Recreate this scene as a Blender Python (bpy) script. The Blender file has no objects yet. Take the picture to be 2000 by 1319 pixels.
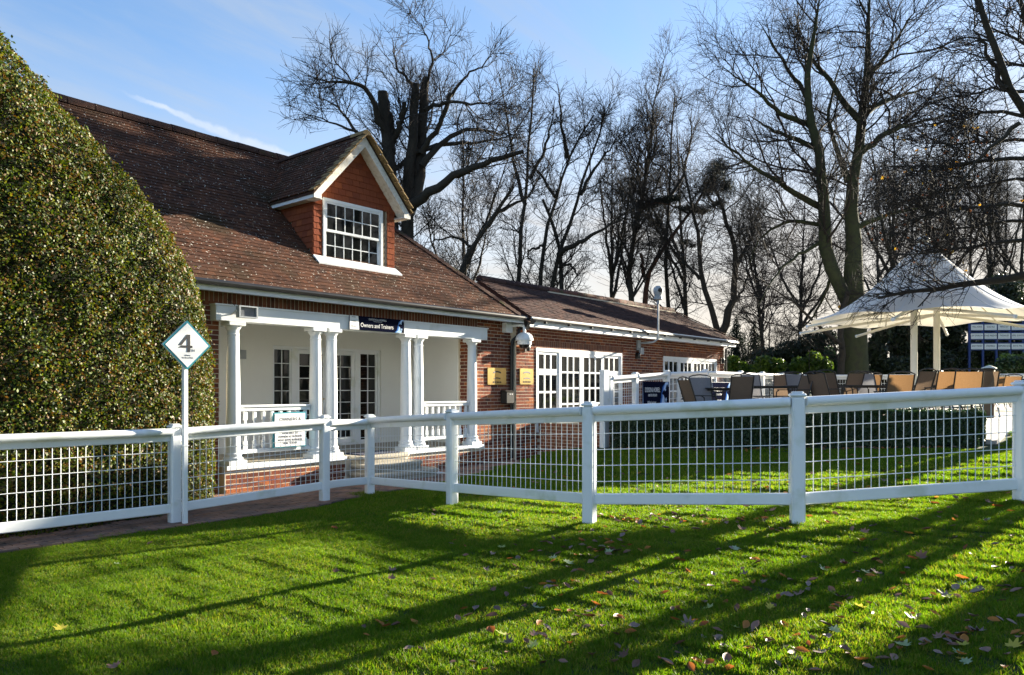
import bpy, math, random
import numpy as np
from mathutils import Matrix, Vector, Euler
rnd = random.Random(7)
rng = np.random.default_rng(7)
R = math.radians
scene = bpy.context.scene
COL = scene.collection

# ------------------------------------------------------------------ camera
CZ = 1.65
HEAD = R(39.88)
cam_d = bpy.data.cameras.new("camera")
cam_d.lens = 26.28
cam_d.sensor_width = 36
cam_d.shift_y = 0.04925
cam_d.clip_end = 2000
cam = bpy.data.objects.new("camera", cam_d)
COL.objects.link(cam)
cam.location = (0, 0, CZ)
cam.rotation_euler = (R(90), 0, HEAD - R(90))
scene.camera = cam

# ------------------------------------------------------------------ sky, sun, exposure
SUN_AZ = R(-12)       # measured from +X, towards -Y
SUN_EL = R(13.9)
SKY_STRENGTH = 0.062
SUN_STRENGTH = 5.0
EXPOSURE = 2.38
sun_vec = Vector((math.cos(SUN_AZ) * math.cos(SUN_EL), math.sin(SUN_AZ) * math.cos(SUN_EL), math.sin(SUN_EL)))
sd = bpy.data.lights.new("sun", 'SUN')
sd.energy = SUN_STRENGTH
sd.angle = R(0.53)
sd.color = (1.0, 0.90, 0.72)
so = bpy.data.objects.new("sun", sd)
COL.objects.link(so)
so.rotation_euler = (-sun_vec).to_track_quat('-Z', 'Y').to_euler()
so.location = (30, -8, 20)

def pix_dir(u, v):
    """direction of a point of the sky"""
    a = (u - 1000) / 1460.0
    b = (758 - v) / 1460.0
    F = Vector((math.cos(HEAD), math.sin(HEAD), 0)); Rt = Vector((math.sin(HEAD), -math.cos(HEAD), 0))
    return (F + a * Rt + Vector((0, 0, b))).normalized()

world = bpy.data.worlds.new("World")
scene.world = world
world.use_nodes = True
nt = world.node_tree
for n in list(nt.nodes): nt.nodes.remove(n)
W = nt.nodes.new; L = nt.links.new
def wmath(op, a, b=None, c=None):
    n = W('ShaderNodeMath'); n.operation = op
    for i, x in enumerate((a, b, c)):
        if x is None: continue
        if isinstance(x, (int, float)): n.inputs[i].default_value = x
        else: L(x, n.inputs[i])
    return n.outputs[0]
def wdot(vec, d):
    n = W('ShaderNodeVectorMath'); n.operation = 'DOT_PRODUCT'
    L(vec, n.inputs[0]); n.inputs[1].default_value = d
    return n.outputs['Value']
def wsmooth(x, lo, hi):
    n = W('ShaderNodeMapRange'); n.interpolation_type = 'SMOOTHSTEP'
    L(x, n.inputs[0]); n.inputs[1].default_value = lo; n.inputs[2].default_value = hi
    return n.outputs[0]
def wmix(f, a, b):
    n = W('ShaderNodeMix'); n.data_type = 'RGBA'
    if isinstance(f, (int, float)): n.inputs[0].default_value = f
    else: L(f, n.inputs[0])
    for s, x in ((6, a), (7, b)):
        if isinstance(x, tuple): n.inputs[s].default_value = (*x, 1)
        else: L(x, n.inputs[s])
    return n.outputs[2]
out = W('ShaderNodeOutputWorld'); bg = W('ShaderNodeBackground')
bg.inputs[1].default_value = SKY_STRENGTH
sky = W('ShaderNodeTexSky'); sky.sky_type = 'NISHITA'; sky.sun_disc = False
sky.sun_elevation = SUN_EL
# Blender's sun_rotation turns clockwise from +Y
sky.sun_rotation = math.atan2(sun_vec.x, sun_vec.y)
sky.altitude = 60; sky.air_density = 1.0; sky.dust_density = 0.3; sky.ozone_density = 3.6
tc = W('ShaderNodeTexCoord'); D = tc.outputs['Generated']
sepd = W('ShaderNodeSeparateXYZ'); L(D, sepd.inputs[0])
# wispy cloud: noise on the direction projected to a high plane
zc = wmath('MAXIMUM', sepd.outputs[2], 0.03)
px = wmath('DIVIDE', sepd.outputs[0], wmath('ADD', zc, 0.12)); py = wmath('DIVIDE', sepd.outputs[1], wmath('ADD', zc, 0.12))
cmb = W('ShaderNodeCombineXYZ'); L(px, cmb.inputs[0]); L(py, cmb.inputs[1])
mp = W('ShaderNodeMapping'); L(cmb.outputs[0], mp.inputs[0]); mp.inputs['Rotation'].default_value = (0, 0, R(25)); mp.inputs['Scale'].default_value = (0.55, 1.25, 1)
no = W('ShaderNodeTexNoise'); L(mp.outputs[0], no.inputs[0]); no.inputs['Scale'].default_value = 1.15; no.inputs['Detail'].default_value = 7; no.inputs['Roughness'].default_value = 0.56; no.inputs['Distortion'].default_value = 0.5
cl = wsmooth(no.outputs[0], 0.38, 0.74)
mp2 = W('ShaderNodeMapping'); L(cmb.outputs[0], mp2.inputs[0]); mp2.inputs['Rotation'].default_value = (0, 0, R(38)); mp2.inputs['Scale'].default_value = (0.7, 4.2, 1)
no3 = W('ShaderNodeTexNoise'); L(mp2.outputs[0], no3.inputs[0]); no3.inputs['Scale'].default_value = 1.6; no3.inputs['Detail'].default_value = 8; no3.inputs['Roughness'].default_value = 0.62; no3.inputs['Distortion'].default_value = 0.9
cl = wmath('MULTIPLY', cl, wmath('MULTIPLY_ADD', wsmooth(no3.outputs[0], 0.35, 0.68), 0.75, 0.45))
# more veil low down and towards the sun
tosun = wsmooth(wdot(D, tuple(Vector((sun_vec.x, sun_vec.y, 0)).normalized())), 0.10, 0.95)
low = wsmooth(sepd.outputs[2], 0.62, 0.02)
veil = wmath('MULTIPLY', wmath('MULTIPLY', tosun, low), 1.0)
clm = wmath('MINIMUM', wmath('ADD', wmath('MULTIPLY', cl, 0.85), wmath('MULTIPLY', veil, 0.95)), 0.93)
c1 = wmix(clm, sky.outputs[0], (1.65, 1.98, 2.45))
# warm band near the horizon
hz = wmath('MULTIPLY', wsmooth(sepd.outputs[2], 0.46, 0.0), wmath('MULTIPLY_ADD', tosun, 0.5, 0.4))
c2 = wmix(hz, c1, (3.5, 3.1, 2.55))
# vapour trail
d1 = pix_dir(225, 172); d2 = pix_dir(550, 306)
nrm = d1.cross(d2).normalized(); tan = nrm.cross(d1).normalized()
al = wmath('ARCTAN2', wdot(D, tuple(tan)), wdot(D, tuple(d1)))
span = math.atan2(d2.dot(tan), d2.dot(d1))
n2 = W('ShaderNodeTexNoise'); L(D, n2.inputs[0]); n2.inputs['Scale'].default_value = 55; n2.inputs['Detail'].default_value = 5
off = wmath('MULTIPLY', wmath('SUBTRACT', n2.outputs[0], 0.5), 0.012)
dist = wmath('ABSOLUTE', wmath('ADD', wdot(D, tuple(nrm)), off))
wid = wmath('MULTIPLY_ADD', al, 0.045, 0.002)
tr = wsmooth(wmath('DIVIDE', dist, wid), 1.0, 0.25)
tr = wmath('MULTIPLY', tr, wsmooth(al, 0.0, span * 0.25))
tr = wmath('MULTIPLY', tr, wsmooth(al, span * 1.9, span * 1.0))
tr = wmath('MULTIPLY', tr, wmath('MULTIPLY_ADD', n2.outputs[0], 0.9, 0.2))
c3 = wmix(tr, c2, (2.5, 2.8, 3.3))
L(c3, bg.inputs[0]); L(bg.outputs[0], out.inputs[0])
vs = scene.view_settings
vs.view_transform = 'Standard'; vs.look = 'None'; vs.exposure = EXPOSURE; vs.gamma = 1; vs.use_curve_mapping = False
cy = scene.cycles
cy.max_bounces = 6; cy.diffuse_bounces = 3; cy.glossy_bounces = 3; cy.transmission_bounces = 3; cy.transparent_max_bounces = 6
cy.use_denoising = True
cy.caustics_reflective = False; cy.caustics_refractive = False

# ------------------------------------------------------------------ materials
def new_mat(name):
    m = bpy.data.materials.new(name); m.use_nodes = True
    t = m.node_tree; t.nodes.clear()
    return m, t
def N(t, ty, **kw):
    n = t.nodes.new(ty)
    for k, v in kw.items():
        if k.startswith('i_'):
            key = k[2:]; key = int(key) if key.isdigit() else key
            n.inputs[key].default_value = v
        else: setattr(n, k, v)
    return n
def piece_random(t):
    """one random number per object and per loose piece"""
    oi = N(t, 'ShaderNodeObjectInfo'); ge = N(t, 'ShaderNodeNewGeometry')
    a = N(t, 'ShaderNodeMath', operation='ADD'); t.links.new(oi.outputs['Random'], a.inputs[0]); t.links.new(ge.outputs['Random Per Island'], a.inputs[1])
    f = N(t, 'ShaderNodeMath', operation='FRACT'); t.links.new(a.outputs[0], f.inputs[0])
    return f.outputs[0]
def mat(name, cols, rough=0.6, scale=8.0, spec=0.4, bump=0.0, bscale=40.0, per_piece=False, translucent=0.0, metal=0.0,
        speck=None, detail=5, mixn=0.5, coat=0.0, sheen=0.0, grime=None, tcol=None):
    """cols: list of colours picked by noise (and by piece); speck=(colour, threshold, scale)"""
    m, t = new_mat(name)
    o = N(t, 'ShaderNodeOutputMaterial'); b = N(t, 'ShaderNodeBsdfPrincipled')
    b.inputs['Roughness'].default_value = rough; b.inputs['Metallic'].default_value = metal
    b.inputs['Specular IOR Level'].default_value = spec; b.inputs['Coat Weight'].default_value = coat
    ge = N(t, 'ShaderNodeNewGeometry')
    no = N(t, 'ShaderNodeTexNoise', i_Scale=scale, i_Detail=detail, i_Roughness=0.6); t.links.new(ge.outputs['Position'], no.inputs['Vector'])
    fac = no.outputs[0]
    if per_piece:
        pr = piece_random(t)
        mx = N(t, 'ShaderNodeMix', data_type='FLOAT'); mx.inputs[0].default_value = mixn
        t.links.new(pr, mx.inputs[2]); t.links.new(no.outputs[0], mx.inputs[3]); fac = mx.outputs[0]
    cr = N(t, 'ShaderNodeValToRGB'); t.links.new(fac, cr.inputs[0])
    el = cr.color_ramp.elements
    lo, hi = (0.05, 0.95) if (per_piece and mixn < 0.4) else (0.3, 0.7)
    while len(el) < max(2, len(cols)): el.new(0.5)
    cc = cols if len(cols) > 1 else [cols[0], cols[0]]
    for i, c in enumerate(cc):
        el[i].position = lo + (hi - lo) * i / (len(cc) - 1); el[i].color = (*c, 1)
    colr = cr.outputs[0]
    def over(colr, c, lo, hi, sc, det=3):
        n2 = N(t, 'ShaderNodeTexNoise', i_Scale=sc, i_Detail=det); t.links.new(ge.outputs['Position'], n2.inputs['Vector'])
        mr = N(t, 'ShaderNodeMapRange', i_1=lo, i_2=hi); t.links.new(n2.outputs[0], mr.inputs[0])
        mm = N(t, 'ShaderNodeMix', data_type='RGBA'); t.links.new(mr.outputs[0], mm.inputs[0]); t.links.new(colr, mm.inputs[6]); mm.inputs[7].default_value = (*c, 1)
        return mm.outputs[2]
    if grime: colr = over(colr, grime[0], grime[1], grime[2], grime[3], 6)
    if speck: colr = over(colr, speck[0], speck[1], speck[1] + 0.03, speck[2], 2)
    t.links.new(colr, b.inputs['Base Color'])
    if bump:
        nb = N(t, 'ShaderNodeTexNoise', i_Scale=bscale, i_Detail=4); t.links.new(ge.outputs['Position'], nb.inputs['Vector'])
        bp = N(t, 'ShaderNodeBump', i_Strength=bump, i_Distance=0.02); t.links.new(nb.outputs[0], bp.inputs['Height']); t.links.new(bp.outputs[0], b.inputs['Normal'])
    if translucent:
        tr = N(t, 'ShaderNodeBsdfTranslucent')
        if tcol:
            mm = N(t, 'ShaderNodeMix', data_type='RGBA', blend_type='MULTIPLY'); mm.inputs[0].default_value = 1; t.links.new(colr, mm.inputs[6]); mm.inputs[7].default_value = (*tcol, 1)
            t.links.new(mm.outputs[2], tr.inputs[0])
        else: t.links.new(colr, tr.inputs[0])
        ms = N(t, 'ShaderNodeMixShader'); ms.inputs[0].default_value = translucent
        t.links.new(b.outputs[0], ms.inputs[1]); t.links.new(tr.outputs[0], ms.inputs[2]); t.links.new(ms.outputs[0], o.inputs[0])
    else: t.links.new(b.outputs[0], o.inputs[0])
    return m
M = {}
M['white'] = mat('white_paint', [(.74, .77, .79), (.80, .82, .83)], 0.42, 3, grime=((.55, .57, .52), .60, .80, 2.2))
M['plastic'] = mat('white_plastic', [(.76, .79, .81), (.80, .82, .84)], 0.38, 2, grime=((.52, .56, .44), .56, .82, 3.4), bump=.04, bscale=14)
M['weathered'] = mat('weathered_white_paint', [(.55, .50, .42), (.72, .70, .65), (.78, .78, .75)], 0.7, 14, bump=.2)
M['plaster'] = mat('cream_plaster', [(.74, .74, .71), (.78, .78, .75)], 0.85, 1.2, bump=.05, bscale=60)
M['brick'] = mat('brick', [(.10, .040, .030), (.17, .055, .035), (.24, .075, .04), (.14, .05, .04), (.36, .12, .045), (.085, .045, .045)], 0.9, 9, spec=.08, per_piece=True, mixn=.22, bump=.35, bscale=90, grime=((.07, .05, .045), .56, .74, 5))
M['soldier'] = mat('brick_soldier', [(.10, .035, .022), (.16, .055, .03), (.22, .08, .04), (.12, .05, .035)], 0.85, 9, per_piece=True, mixn=.22, bump=.3, bscale=90)
M['mortar'] = mat('mortar', [(.52, .44, .33), (.66, .58, .45)], 0.95, 12, bump=.2)
M['tile'] = mat('clay_tile', [(.045, .026, .020), (.075, .037, .025), (.10, .046, .028), (.060, .033, .025), (.125, .055, .032)], 0.9, 5, spec=.06, per_piece=True, mixn=.66, bump=.25, bscale=70, speck=((.55, .52, .45), .67, 26), grime=((.045, .030, .018), .52, .74, 1.3))
M['tile_moss'] = mat('mossy_clay_tile', [(.045, .028, .025), (.075, .042, .033), (.055, .035, .028), (.09, .048, .036)], 0.9, 6, spec=.06, per_piece=True, mixn=.6, bump=.3, bscale=70, speck=((.50, .46, .36), .72, 30), grime=((.05, .05, .018), .60, .75, 4))
M['hung'] = mat('hung_tile', [(.18, .052, .030), (.25, .072, .034), (.21, .06, .033), (.32, .095, .04)], 0.9, 6, spec=.08, per_piece=True, mixn=.2, bump=.2)
M['ridge'] = mat('ridge_tile', [(.13, .045, .03), (.09, .04, .03), (.16, .06, .035)], 0.85, 5, per_piece=True, mixn=.4, bump=.3, grime=((.05, .055, .02), .5, .7, 5))
M['lichen'] = mat('lichen_edge', [(.17, .105, .05), (.26, .18, .08), (.12, .07, .035)], 0.95, 18, bump=.4)
M['black'] = mat('black_plastic', [(.012, .012, .013), (.02, .02, .02)], 0.35, 5)
M['darkmetal'] = mat('dark_metal', [(.022, .018, .016), (.035, .03, .026)], 0.4, 5)
M['glass'] = mat('window_glass', [(.006, .007, .007), (.010, .011, .010)], 0.03, 2, spec=.45)
M['brass'] = mat('brass', [(.55, .38, .13), (.65, .47, .19)], 0.28, 5, metal=1)
M['stone'] = mat('step_stone', [(.30, .27, .21), (.38, .34, .27), (.24, .22, .18)], 0.85, 9, bump=.25)
M['paver'] = mat('paver', [(.22, .13, .10), (.29, .17, .12), (.20, .14, .12), (.33, .20, .14)], 0.95, 8, spec=.1, per_piece=True, mixn=.35, bump=.3, bscale=100, grime=((.08, .07, .06), .5, .75, 3))
M['joint'] = mat('paver_joint', [(.045, .035, .03), (.07, .05, .04)], 0.95, 10)
M['slab'] = mat('terrace_slab', [(.38, .35, .33), (.45, .42, .39)], 0.9, 6, per_piece=True, mixn=.5, bump=.1)
M['soil'] = mat('soil_turf', [(.02, .035, .008), (.035, .06, .012), (.03, .03, .012)], 0.95, 5, bump=.3, bscale=30)
M['grass'] = mat('grass_blade', [(.22, .22, .05), (.065, .145, .008), (.105, .19, .010), (.065, .15, .008), (.155, .235, .014), (.085, .17, .01)], 0.55, 1.1, per_piece=True, mixn=.45, translucent=.5, spec=.2, tcol=(1.45, 1.5, .35))
M['box'] = mat('topiary_leaf', [(.016, .036, .004), (.045, .080, .006), (.09, .13, .010), (.16, .175, .016), (.12, .06, .012)], 0.5, 2.2, per_piece=True, mixn=.4, translucent=.35, spec=.3, tcol=(1.3, 1.2, .5))
M['hedge'] = mat('hedge_leaf', [(.012, .030, .010), (.022, .05, .014), (.035, .07, .016)], 0.35, 3, per_piece=True, mixn=.3, translucent=.25, spec=.5)
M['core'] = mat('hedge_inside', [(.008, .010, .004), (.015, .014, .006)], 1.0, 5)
M['laurel'] = mat('laurel_leaf', [(.035, .07, .010), (.08, .14, .015), (.15, .21, .025)], 0.35, 2, per_piece=True, mixn=.3, translucent=.4)
M['ever'] = mat('evergreen_leaf', [(.008, .014, .006), (.015, .026, .009), (.03, .045, .012)], 0.5, 1.2, per_piece=True, mixn=.35, translucent=.2)
M['pine'] = mat('pine_needle', [(.008, .014, .007), (.014, .024, .010)], 0.7, 1.2, per_piece=True, translucent=.1)
M['bark'] = mat('dark_bark', [(.020, .017, .014), (.040, .033, .025), (.028, .025, .019)], 0.95, 7, bump=.5, bscale=25)
M['bark_green'] = mat('algae_bark', [(.026, .030, .014), (.045, .050, .020), (.03, .026, .018)], 0.95, 3, bump=.5, bscale=20)
M['bark_red'] = mat('pine_bark', [(.085, .040, .028), (.12, .055, .035)], 0.95, 6, bump=.5, bscale=25)
M['twig'] = mat('twigs', [(.020, .016, .014), (.035, .027, .021)], 0.95, 3)
M['yellow'] = mat('yellow_leaf', [(.55, .36, .03), (.65, .30, .02)], 0.6, 5, per_piece=True, translucent=.5)
M['copper'] = mat('copper_leaf', [(.10, .035, .018), (.16, .06, .02)], 0.6, 5, per_piece=True, translucent=.4)
M['sling'] = mat('sling_fabric', [(.16, .11, .075), (.22, .155, .105)], 0.8, 60, translucent=.35, spec=.15)
M['slingbacklit'] = mat('lit_sling_fabric', [(.165, .11, .065), (.215, .145, .085)], 0.8, 60, translucent=.4, spec=.05, tcol=(1.1, .92, .7))  # same tan sling, with the orange of backlight put into its colour
M['wing_tile'] = mat('wing_clay_tile', [(.050, .033, .032), (.080, .048, .042), (.065, .040, .036), (.10, .055, .045)], 0.9, 6, spec=.06, per_piece=True, mixn=.55, bump=.3, bscale=70, speck=((.42, .40, .36), .72, 34), grime=((.05, .048, .025), .62, .8, 3))
M['slinggrey'] = mat('grey_sling_fabric', [(.20, .20, .21), (.26, .25, .26)], 0.75, 60, translucent=.35, spec=.2)
M['canvas'] = mat('canopy_fabric', [(.78, .80, .81), (.84, .85, .85)], 0.6, 1.2, translucent=.2, tcol=(1.0, .90, .68), grime=((.60, .62, .58), .62, .85, 2.5))
M['cream'] = mat('cream_tube', [(.72, .68, .56), (.78, .74, .62)], 0.4, 3)
M['grey'] = mat('grey_metal', [(.30, .33, .35), (.38, .40, .42)], 0.45, 5)
M['teal'] = mat('teal_edge', [(.02, .22, .28), (.025, .26, .32)], 0.4, 5)
M['signwhite'] = mat('sign_white', [(.80, .80, .80), (.82, .82, .82)], 0.45, 5)
M['ink'] = mat('sign_ink', [(.03, .03, .035), (.035, .035, .04)], 0.5, 5)
M['navy'] = mat('navy_print', [(.008, .009, .02), (.010, .012, .03)], 0.9, 2, spec=0)
M['glow'] = mat('blue_print', [(.02, .09, .38), (.10, .25, .6)], 0.9, 5, spec=0)
M['pale'] = mat('pale_blue_print', [(.35, .52, .78), (.5, .64, .84)], 0.9, 5, spec=0)
M['navyblue'] = mat('blue_frame', [(.012, .035, .16), (.016, .045, .2)], 0.4, 5)
M['mat'] = mat('doormat_navy', [(.012, .018, .05), (.02, .026, .06)], 0.95, 30)
M['wood'] = mat('brown_wood', [(.10, .075, .05), (.15, .11, .07)], 0.8, 8)
M['flood'] = mat('lamp_glass', [(.10, .11, .12), (.16, .17, .18)], 0.2, 20)
M['leafbrown'] = mat('leaf_brown', [(.11, .050, .028), (.18, .085, .05), (.25, .14, .10)], 0.5, 20, per_piece=True, mixn=.4, translucent=.15, spec=.5)
M['leafgrey'] = mat('leaf_mauve', [(.17, .115, .095), (.24, .165, .14), (.12, .075, .06)], 0.65, 20, per_piece=True, mixn=.4, spec=.5)
M['leaforange'] = mat('leaf_orange', [(.28, .09, .02), (.38, .13, .025), (.48, .20, .04)], 0.55, 20, per_piece=True, mixn=.4, translucent=.4)
M['leafgreen'] = mat('leaf_pale_green', [(.22, .30, .14), (.33, .40, .24), (.32, .36, .08)], 0.55, 20, per_piece=True, mixn=.4, translucent=.2)
M['leafyellow'] = mat('leaf_yellow', [(.50, .46, .05), (.60, .50, .08)], 0.55, 20, per_piece=True, translucent=.4)

# ------------------------------------------------------------------ mesh helpers
class MB:
    """collects shapes and links them as ONE mesh object"""
    def __init__(s): s.v = []; s.f = []
    def add(s, vs, fs):
        o = len(s.v); s.v.extend([tuple(p) for p in vs]); s.f.extend([tuple(i + o for i in f) for f in fs]); return s
    def box(s, x0, x1, y0, y1, z0, z1):
        v = [(x0, y0, z0), (x1, y0, z0), (x1, y1, z0), (x0, y1, z0), (x0, y0, z1), (x1, y0, z1), (x1, y1, z1), (x0, y1, z1)]
        return s.add(v, [(3, 2, 1, 0), (4, 5, 6, 7), (0, 1, 5, 4), (1, 2, 6, 5), (2, 3, 7, 6), (3, 0, 4, 7)])
    def bbox(s, x0, x1, y0, y1, z0, z1, b=0.008):
        """box with chamfered edges along its length"""
        def ring(z, i): return [(x0 + b + i, y0 + i, z), (x1 - b - i, y0 + i, z), (x1 - i, y0 + b + i, z), (x1 - i, y1 - b - i, z), (x1 - b - i, y1 - i, z), (x0 + b + i, y1 - i, z), (x0 + i, y1 - b - i, z), (x0 + i, y0 + b + i, z)]
        rs = [ring(z0, b), ring(z0 + b, 0), ring(z1 - b, 0), ring(z1, b)]
        v = [p for r in rs for p in r]; f = [tuple(range(7, -1, -1)), tuple(range(24, 32))]
        for k in range(3):
            for i in range(8):
                j = (i + 1) % 8; f.append((k * 8 + i, k * 8 + j, k * 8 + 8 + j, k * 8 + 8 + i))
        return s.add(v, f)
    def mbox(s, mtx, sx, sy, sz):
        v = [mtx @ Vector((x * sx / 2, y * sy / 2, z * sz / 2)) for z in (-1, 1) for y in (-1, 1) for x in (-1, 1)]
        return s.add(v, [(0, 2, 3, 1), (4, 5, 7, 6), (0, 1, 5, 4), (2, 6, 7, 3), (0, 4, 6, 2), (1, 3, 7, 5)])
    def tube(s, pts, r, n=8, cap=True, closed=False):
        pts = [Vector(p) for p in pts]; k = len(pts)
        rs = r if isinstance(r, (list, tuple)) else [r] * k
        base = len(s.v); up = None
        for i, p in enumerate(pts):
            t = (pts[min(i + 1, k - 1)] - pts[max(i - 1, 0)])
            if t.length < 1e-9: t = Vector((0, 0, 1))
            t.normalize()
            if up is None: up = t.cross(Vector((0, 0, 1)) if abs(t.z) < .9 else Vector((1, 0, 0))).normalized()
            a = (up - up.dot(t) * t)
            a = a.normalized() if a.length > 1e-6 else t.orthogonal().normalized()
            up = a; b = t.cross(a)
            for j in range(n):
                q = 2 * math.pi * j / n
                s.v.append(tuple(p + (a * math.cos(q) + b * math.sin(q)) * rs[i]))
        for i in range(k - 1):
            for j in range(n):
                j2 = (j + 1) % n
                s.f.append((base + i * n + j, base + i * n + j2, base + (i + 1) * n + j2, base + (i + 1) * n + j))
        if cap:
            s.f.append(tuple(base + j for j in range(n - 1, -1, -1))); s.f.append(tuple(base + (k - 1) * n + j for j in range(n)))
        return s
    def lathe(s, prof, c, n=20):
        base = len(s.v)
        for r, z in prof:
            for j in range(n):
                q = 2 * math.pi * j / n; s.v.append((c[0] + r * math.cos(q), c[1] + r * math.sin(q), c[2] + z))
        for i in range(len(prof) - 1):
            for j in range(n):
                j2 = (j + 1) % n; s.f.append((base + i * n + j, base + i * n + j2, base + (i + 1) * n + j2, base + (i + 1) * n + j))
        s.f.append(tuple(base + j for j in range(n - 1, -1, -1))); s.f.append(tuple(base + (len(prof) - 1) * n + j for j in range(n)))
        return s
    def prism(s, poly, y0, y1):
        """polygon given in (x, z), thickness along y"""
        n = len(poly); v = [(x, y0, z) for x, z in poly] + [(x, y1, z) for x, z in poly]
        f = [tuple(range(n)), tuple(range(2 * n - 1, n - 1, -1))]
        for i in range(n):
            j = (i + 1) % n; f.append((i, i + n, j + n, j))
        return s.add(v, f)
    def build(s, name, m, parent=None, smooth=False, **tags):
        me = bpy.data.meshes.new(name)
        off = root_loc(parent)
        me.from_pydata([(x - off[0], y - off[1], z - off[2]) for x, y, z in s.v], [], s.f)
        me.materials.append(m if not isinstance(m, str) else M[m])
        if smooth:
            me.polygons.foreach_set('use_smooth', [True] * len(me.polygons))
            me.set_sharp_from_angle(angle=R(35))
        o = bpy.data.objects.new(name, me); COL.objects.link(o)
        if parent: o.parent = parent
        tag(o, **tags)
        return o
def root_loc(o):
    p = Vector((0, 0, 0))
    while o is not None:
        p = p + o.location; o = o.parent
    return p
def tag(o, label=None, cat=None, group=None, kind=None):
    if label: o['label'] = label
    if cat: o['category'] = cat
    if group: o['group'] = group
    if kind: o['kind'] = kind
    return o
def thing(name, label, cat, loc=(0, 0, 0), rz=0, group=None):
    o = bpy.data.objects.new(name, None); COL.objects.link(o)
    o.empty_display_size = .2; o.location = loc; o.rotation_euler = (0, 0, rz)
    return tag(o, label, cat, group)
def copy_tree(o, parent=None):
    c = o.copy(); COL.objects.link(c); c.parent = parent
    for ch in list(o.children): copy_tree(ch, c)
    return c
def np_mesh(name, V, Fc, m, parent=None, smooth=False, **tags):
    """numpy vertices (N,3) and equal sized faces (K,n)"""
    me = bpy.data.meshes.new(name); off = np.array(root_loc(parent), dtype=np.float32)
    V = np.asarray(V, dtype=np.float32) - off
    me.vertices.add(len(V)); me.vertices.foreach_set('co', V.ravel())
    k, n = Fc.shape
    me.loops.add(k * n); me.loops.foreach_set('vertex_index', Fc.astype(np.int32).ravel())
    me.polygons.add(k); me.polygons.foreach_set('loop_start', np.arange(0, k * n, n, dtype=np.int32))
    me.polygons.foreach_set('use_smooth', np.full(k, smooth, dtype=bool))
    me.update(calc_edges=True)
    me.materials.append(M[m] if isinstance(m, str) else m)
    o = bpy.data.objects.new(name, me); COL.objects.link(o)
    if parent: o.parent = parent
    tag(o, **tags)
    return o
CUBE_V = np.array([(x, y, z) for z in (-.5, .5) for y in (-.5, .5) for x in (-.5, .5)])
CUBE_F = np.array([(0, 2, 3, 1), (4, 5, 7, 6), (0, 1, 5, 4), (2, 6, 7, 3), (0, 4, 6, 2), (1, 3, 7, 5)])
_cubes = {}
def unit_cube(m):
    if m not in _cubes:
        me = bpy.data.meshes.new('piece_' + m); me.from_pydata([tuple(v) for v in CUBE_V], [], [tuple(f) for f in CUBE_F]); me.materials.append(M[m]); _cubes[m] = me
    return _cubes[m]
Fv = np.array([math.cos(HEAD), math.sin(HEAD)]); Rv = np.array([math.sin(HEAD), -math.cos(HEAD)])
def depth(x, y): return x * Fv[0] + y * Fv[1]
def project(x, y, z):
    t = depth(x, y); return 1000 + 1460 * (x * Rv[0] + y * Rv[1]) / t, 758 - 1460 * (z - CZ) / t
def at(u, t):
    a = (u - 1000) / 1460.0
    return t * (Fv[0] + a * Rv[0]), t * (Fv[1] + a * Rv[1])
def pieces(parent, name, recs, m, limit=300, hidden=None, rest=None):
    """recs: (centre, rotation matrix 3x3, size). The `limit` that show largest become parts, the rest one stuff part."""
    off = root_loc(parent)
    def key(r):
        t = depth(r[0][0], r[0][1]); u, v = project(*r[0])
        bad = 1 if (u < -20 or u > 2020 or v < -20 or v > 1340 or (hidden and hidden(u, v))) else 0
        return (bad, t)
    recs = sorted(recs, key=key)
    me = unit_cube(m)
    for c, rot, sz in recs[:limit]:
        o = bpy.data.objects.new(name, me); COL.objects.link(o); o.parent = parent
        o.matrix_local = Matrix.Translation(Vector(c) - off) @ rot.to_4x4() @ Matrix.Diagonal((*sz, 1))
    rs = recs[limit:]
    if rs:
        V = np.concatenate([(CUBE_V * np.array(sz)) @ np.array(rot).T + np.array(c) for c, rot, sz in rs])
        Fc = np.concatenate([CUBE_F + 8 * i for i in range(len(rs))])
        np_mesh(rest or (name + '_courses'), V, Fc, m, parent, kind='stuff')
I3 = Matrix.Identity(3)
def text(body, size, loc, m, parent, name='lettering', rot=(R(90), 0, 0), align='CENTER', sx=1.0):
    c = bpy.data.curves.new(name, 'FONT'); c.body = body; c.size = size; c.align_x = align; c.align_y = 'CENTER'; c.extrude = .0008; c.resolution_u = 3
    o = bpy.data.objects.new(name, c); COL.objects.link(o)
    dg = bpy.context.evaluated_depsgraph_get(); me = bpy.data.meshes.new_from_object(o.evaluated_get(dg))
    bpy.data.objects.remove(o); me.materials.clear(); me.materials.append(M[m])
    o = bpy.data.objects.new(name, me); COL.objects.link(o); o.parent = parent
    o.location = Vector(loc) - root_loc(parent); o.rotation_euler = rot; o.scale = (sx, 1, 1)
    return o
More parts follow.
